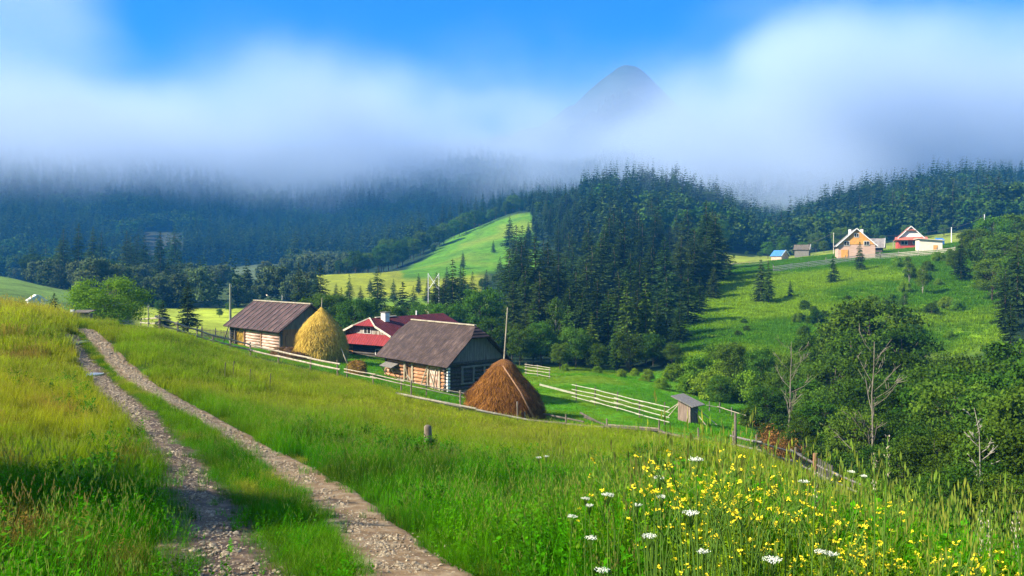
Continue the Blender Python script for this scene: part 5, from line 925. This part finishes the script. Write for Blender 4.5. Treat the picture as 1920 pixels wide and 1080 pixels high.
# ------------------------------------------------------------------ flowers
m_yel = mnoise('yellow_petals', (.72, .52, .01), (.90, .74, .03), 8, bump=0); m_wht = mnoise('white_petals', (.50, .55, .42), (.78, .80, .70), 8, bump=0)
m_stem = mnoise('flower_stems', (.035, .09, .008), (.10, .20, .02), 6, bump=0)
def flower_meshes(kind, seed):
    g = np.random.default_rng(seed); st = MB(); P_, D, U, Ls = [], [], [], []
    if kind == 'umbel':
        h = g.uniform(.75, 1.0); st.tube([(0, 0, -.05), (g.normal(0, .03), g.normal(0, .03), h*.5), (0, 0, h*.95)], [.0035, .003, .002], 5); r_ = g.uniform(.015, .028)
        for k in range(16):
            a = k*2.4; rr = r_*math.sqrt((k+.5)/16); c = (math.cos(a)*rr, math.sin(a)*rr, h+.01*math.cos(rr*20)); st.tube([(0, 0, h*.95), c], [.0012, .0008], 3, False)
            for q in range(9): P_.append(np.array(c)+g.normal(0, .004, 3)*np.array([1, 1, .4])); Ls.append(.006)
        lf = []
    else:
        h = g.uniform(.65, 1.0); tops = []
        for s in range(5):
            a = g.uniform(0, 6.28); t0 = g.uniform(.3, .7)*h; e = np.array([math.cos(a)*g.uniform(.05, .22), math.sin(a)*g.uniform(.05, .22), h*g.uniform(.75, 1.0)]); st.tube([(0, 0, t0*.5-.05), (e[0]*.35, e[1]*.35, (t0+e[2])/2), tuple(e)], [.003, .0022, .0014], 5); 
            for q in range(2):
                b_ = e+np.array([g.normal(0, .03), g.normal(0, .03), g.uniform(-.07, .02)]); st.tube([tuple(e*.9), tuple(b_)], [.002, .0015], 3, False); tops.append(b_)
        st.tube([(0, 0, -.05), (0, 0, h*.7)], [.0035, .002], 5)
        for b_ in tops:
            for q in range(8): P_.append(b_+g.normal(0, .004, 3)); Ls.append(.0105)
    n = len(P_); P_ = np.array(P_); D = g.normal(0, 1, (n, 3)); D[:, 2] = np.abs(D[:, 2])*.5; V, Q = cards(P_, D, g.normal(0, 1, (n, 3)), np.array(Ls)*.8, np.array(Ls), g)
    sm = bpy.data.meshes.new('stem'); sm.from_pydata(st.v, [], st.f); sm.update(); sm.materials.append(m_stem)
    return sm, mesh('blossoms', V, Q, m_yel if kind == 'yellow' else m_wht)
UM = [flower_meshes('umbel', 200+i) for i in range(3)]; YE = [flower_meshes('yellow', 210+i) for i in range(4)]
def flower(kind, px, top, Y, label, group, k, s=1.0):
    sm, bm_ = (UM if kind == 'umbel' else YE)[k % (3 if kind == 'umbel' else 4)]; x = (px-CX)/F*Y; z = float(H(x, Y)); mh = max(v.co.z for v in bm_.vertices); h = (HY-top)/F*Y-z; s = max(.4, min(2.2, h/mh))
    o = thing('white_umbel_flower' if kind == 'umbel' else 'yellow_flower', label, 'flower', (x, Y, z), Gd.uniform(0, 6.28), group); o.scale = (s, s, s); link('stem', sm, o); link('blossoms', bm_, o)
UW = [(1305, 857, 3.4), (1236, 892, 4.2), (1295, 957, 3.2), (1240, 928, 3.8), (1216, 1000, 3.0), (1448, 1044, 2.6), (1318, 1030, 2.9), (1540, 1030, 3.0), (1140, 924, 4.5), (1105, 945, 4.5), (1072, 965, 4.3), (1108, 1005, 3.9), (1195, 944, 4.3), (1133, 1085, 3.0), (1098, 932, 5.5), (1024, 854, 8.5), (1010, 856, 8.6), (1508, 900, 5.2), (1620, 890, 5.5), (1596, 882, 6.0), (1130, 1065, 3.1), (1560, 1035, 3.0)]
for k, (a, b_, c) in enumerate(UW): flower('umbel', a, b_, c, 'white flat topped umbel flower among the grass at the lower right', 'white umbel flowers', k)
gf = random.Random(77)
for k in range(54):
    u = gf.random(); px = 1240+gf.gauss(0, 1)*95+u*290; top = 890+u*70+gf.gauss(0, 1)*38; 
    if px < 1130 or px > 1900: continue
    flower('yellow', px, max(822, min(1060, top)), gf.uniform(3.4, 6.5), 'yellow flowering herb in the cluster at the lower right', 'yellow flowering herbs', k)
for k in range(16): flower('yellow', gf.uniform(1560, 1900), gf.uniform(985, 1060), gf.uniform(3.4, 5.5), 'yellow flowering herb thinly spread at the right bottom corner', 'yellow herbs in the right corner', k)
# tall single grass stems with heads
for k, (px, top, Y, ln) in enumerate(((1665, 818, 3.0, .02), (1640, 850, 3.1, .0), (1840, 958, 2.8, .12), (1855, 956, 2.6, -.02), (1905, 960, 2.4, -.03), (1530, 880, 3.0, .02))):
    x = (px-CX)/F*Y; z = float(H(x, Y)); h = (HY-top)/F*Y-z; o = thing('tall_grass_stem', 'tall single grass stem with pale seed head rising above the lower right flowers', 'grass stem', (x, Y, z), 0, 'tall seed stems'); MB().tube([(-ln*1.5, 0, -.05), (-ln, 0, h*.6), (0, 0, h)], [.004, .003, .002], 5).build('stem', m_stem, o)
    g = np.random.default_rng(k+300); n = 45; t = g.random(n); P_ = np.stack([g.normal(0, .004, n), g.normal(0, .006, n), h-.16*t], 1); V, Q = cards(P_, np.stack([g.normal(0, .4, n), g.normal(0, .4, n), np.ones(n)], 1), g.normal(0, 1, (n, 3)), .004, .010, g); link('seed_head', mesh('seed_head', V, Q, m_rail), o)
# ------------------------------------------------------------------ haze and fog
HZ0, HZ1 = -20.0, 640.0
m = mat('haze_air'); nt = m.node_tree
pv = N(nt, 'ShaderNodeVolumePrincipled', ins={'Color': (0.06, 0.36, 0.90, 1), 'Density': 0.00037, 'Anisotropy': 0.0}); o = N(nt, 'ShaderNodeOutputMaterial'); nt.links.new(pv.outputs[0], o.inputs['Volume'])
hz = MB().box(-2200, 2200, -300, 2600, HZ0, HZ1).build('haze', m); tag(hz, kind='stuff')
m = mat('fog'); nt = m.node_tree; L = nt.links.new
t = N(nt, 'ShaderNodeTexCoord'); sp = N(nt, 'ShaderNodeSeparateXYZ'); L(t.outputs['Object'], sp.inputs[0])
n1 = N(nt, 'ShaderNodeTexNoise', ins={'Scale': 0.0050, 'Detail': 4.0, 'Roughness': 0.55}); L(t.outputs['Object'], n1.inputs['Vector'])
def rng_(sock, a, b, c, d):
    r = N(nt, 'ShaderNodeMapRange', interpolation_type='SMOOTHSTEP', ins={1: a, 2: b, 3: c, 4: d}); L(sock, r.inputs[0]); return r.outputs[0]
def mth(op, a, b):
    r = N(nt, 'ShaderNodeMath', operation=op)
    for k, s in ((0, a), (1, b)):
        if isinstance(s, (int, float)): r.inputs[k].default_value = s
        else: L(s, r.inputs[k])
    return r.outputs[0]
n2 = N(nt, 'ShaderNodeTexNoise', ins={'Scale': 0.0042, 'Detail': 3.0, 'Roughness': 0.5}); L(t.outputs['Object'], n2.inputs['Vector'])
zz = mth('ADD', sp.outputs['Z'], mth('MULTIPLY', mth('SUBTRACT', n1.outputs[0], 0.5), -165.0))
xr = mth('ADD', rng_(sp.outputs['X'], 150, 330, 0, 34), mth('ADD', mth('MULTIPLY', mth('MULTIPLY', rng_(sp.outputs['X'], 35, 85, 0, 1), rng_(sp.outputs['X'], 110, 175, 1, 0)), -18), mth('MULTIPLY', mth('MULTIPLY', rng_(sp.outputs['X'], -430, -360, 0, 1), rng_(sp.outputs['X'], -290, -220, 1, 0)), -30)))
low = rng_(zz, 35, 150, 0, 1); top = rng_(mth('SUBTRACT', zz, xr), 140, 215, 1, 0)
fr = rng_(sp.outputs['Y'], 560, 760, 0, 1)
pf = rng_(n2.outputs[0], 0.40, 0.60, 0.3, 2.4)
d = mth('MULTIPLY', mth('MULTIPLY', low, top), mth('MULTIPLY', mth('MULTIPLY', fr, pf), 0.0066))
def blob(cx, cy, cz, rx, ry, rz, dn):
    v = N(nt, 'ShaderNodeVectorMath', operation='SUBTRACT'); v.inputs[1].default_value = (cx, cy, cz); w = N(nt, 'ShaderNodeVectorMath', operation='DIVIDE'); w.inputs[1].default_value = (rx, ry, rz); l = N(nt, 'ShaderNodeVectorMath', operation='LENGTH')
    L(t.outputs['Object'], v.inputs[0]); L(v.outputs[0], w.inputs[0]); L(w.outputs[0], l.inputs[0]); return mth('MULTIPLY', rng_(l.outputs['Value'], 0.1, 1.0, 1, 0), mth('MULTIPLY', rng_(n1.outputs[0], .35, .6, .2, 1.4), dn))
d = mth('ADD', d, mth('ADD', mth('ADD', blob(125, 470, 68, 95, 110, 42, .0065), blob(200, 590, 62, 110, 90, 50, .011)), blob(-330, 480, 85, 170, 110, 50, .006)))
pv = N(nt, 'ShaderNodeVolumePrincipled', ins={'Color': (0.66, 0.79, 1.0, 1)}); L(d, pv.inputs['Density'])
o = N(nt, 'ShaderNodeOutputMaterial'); L(pv.outputs[0], o.inputs['Volume'])
fg = MB().box(-1500, 1500, 350, 1200, 20, 380).build('fog_bank', m); tag(fg, kind='stuff')
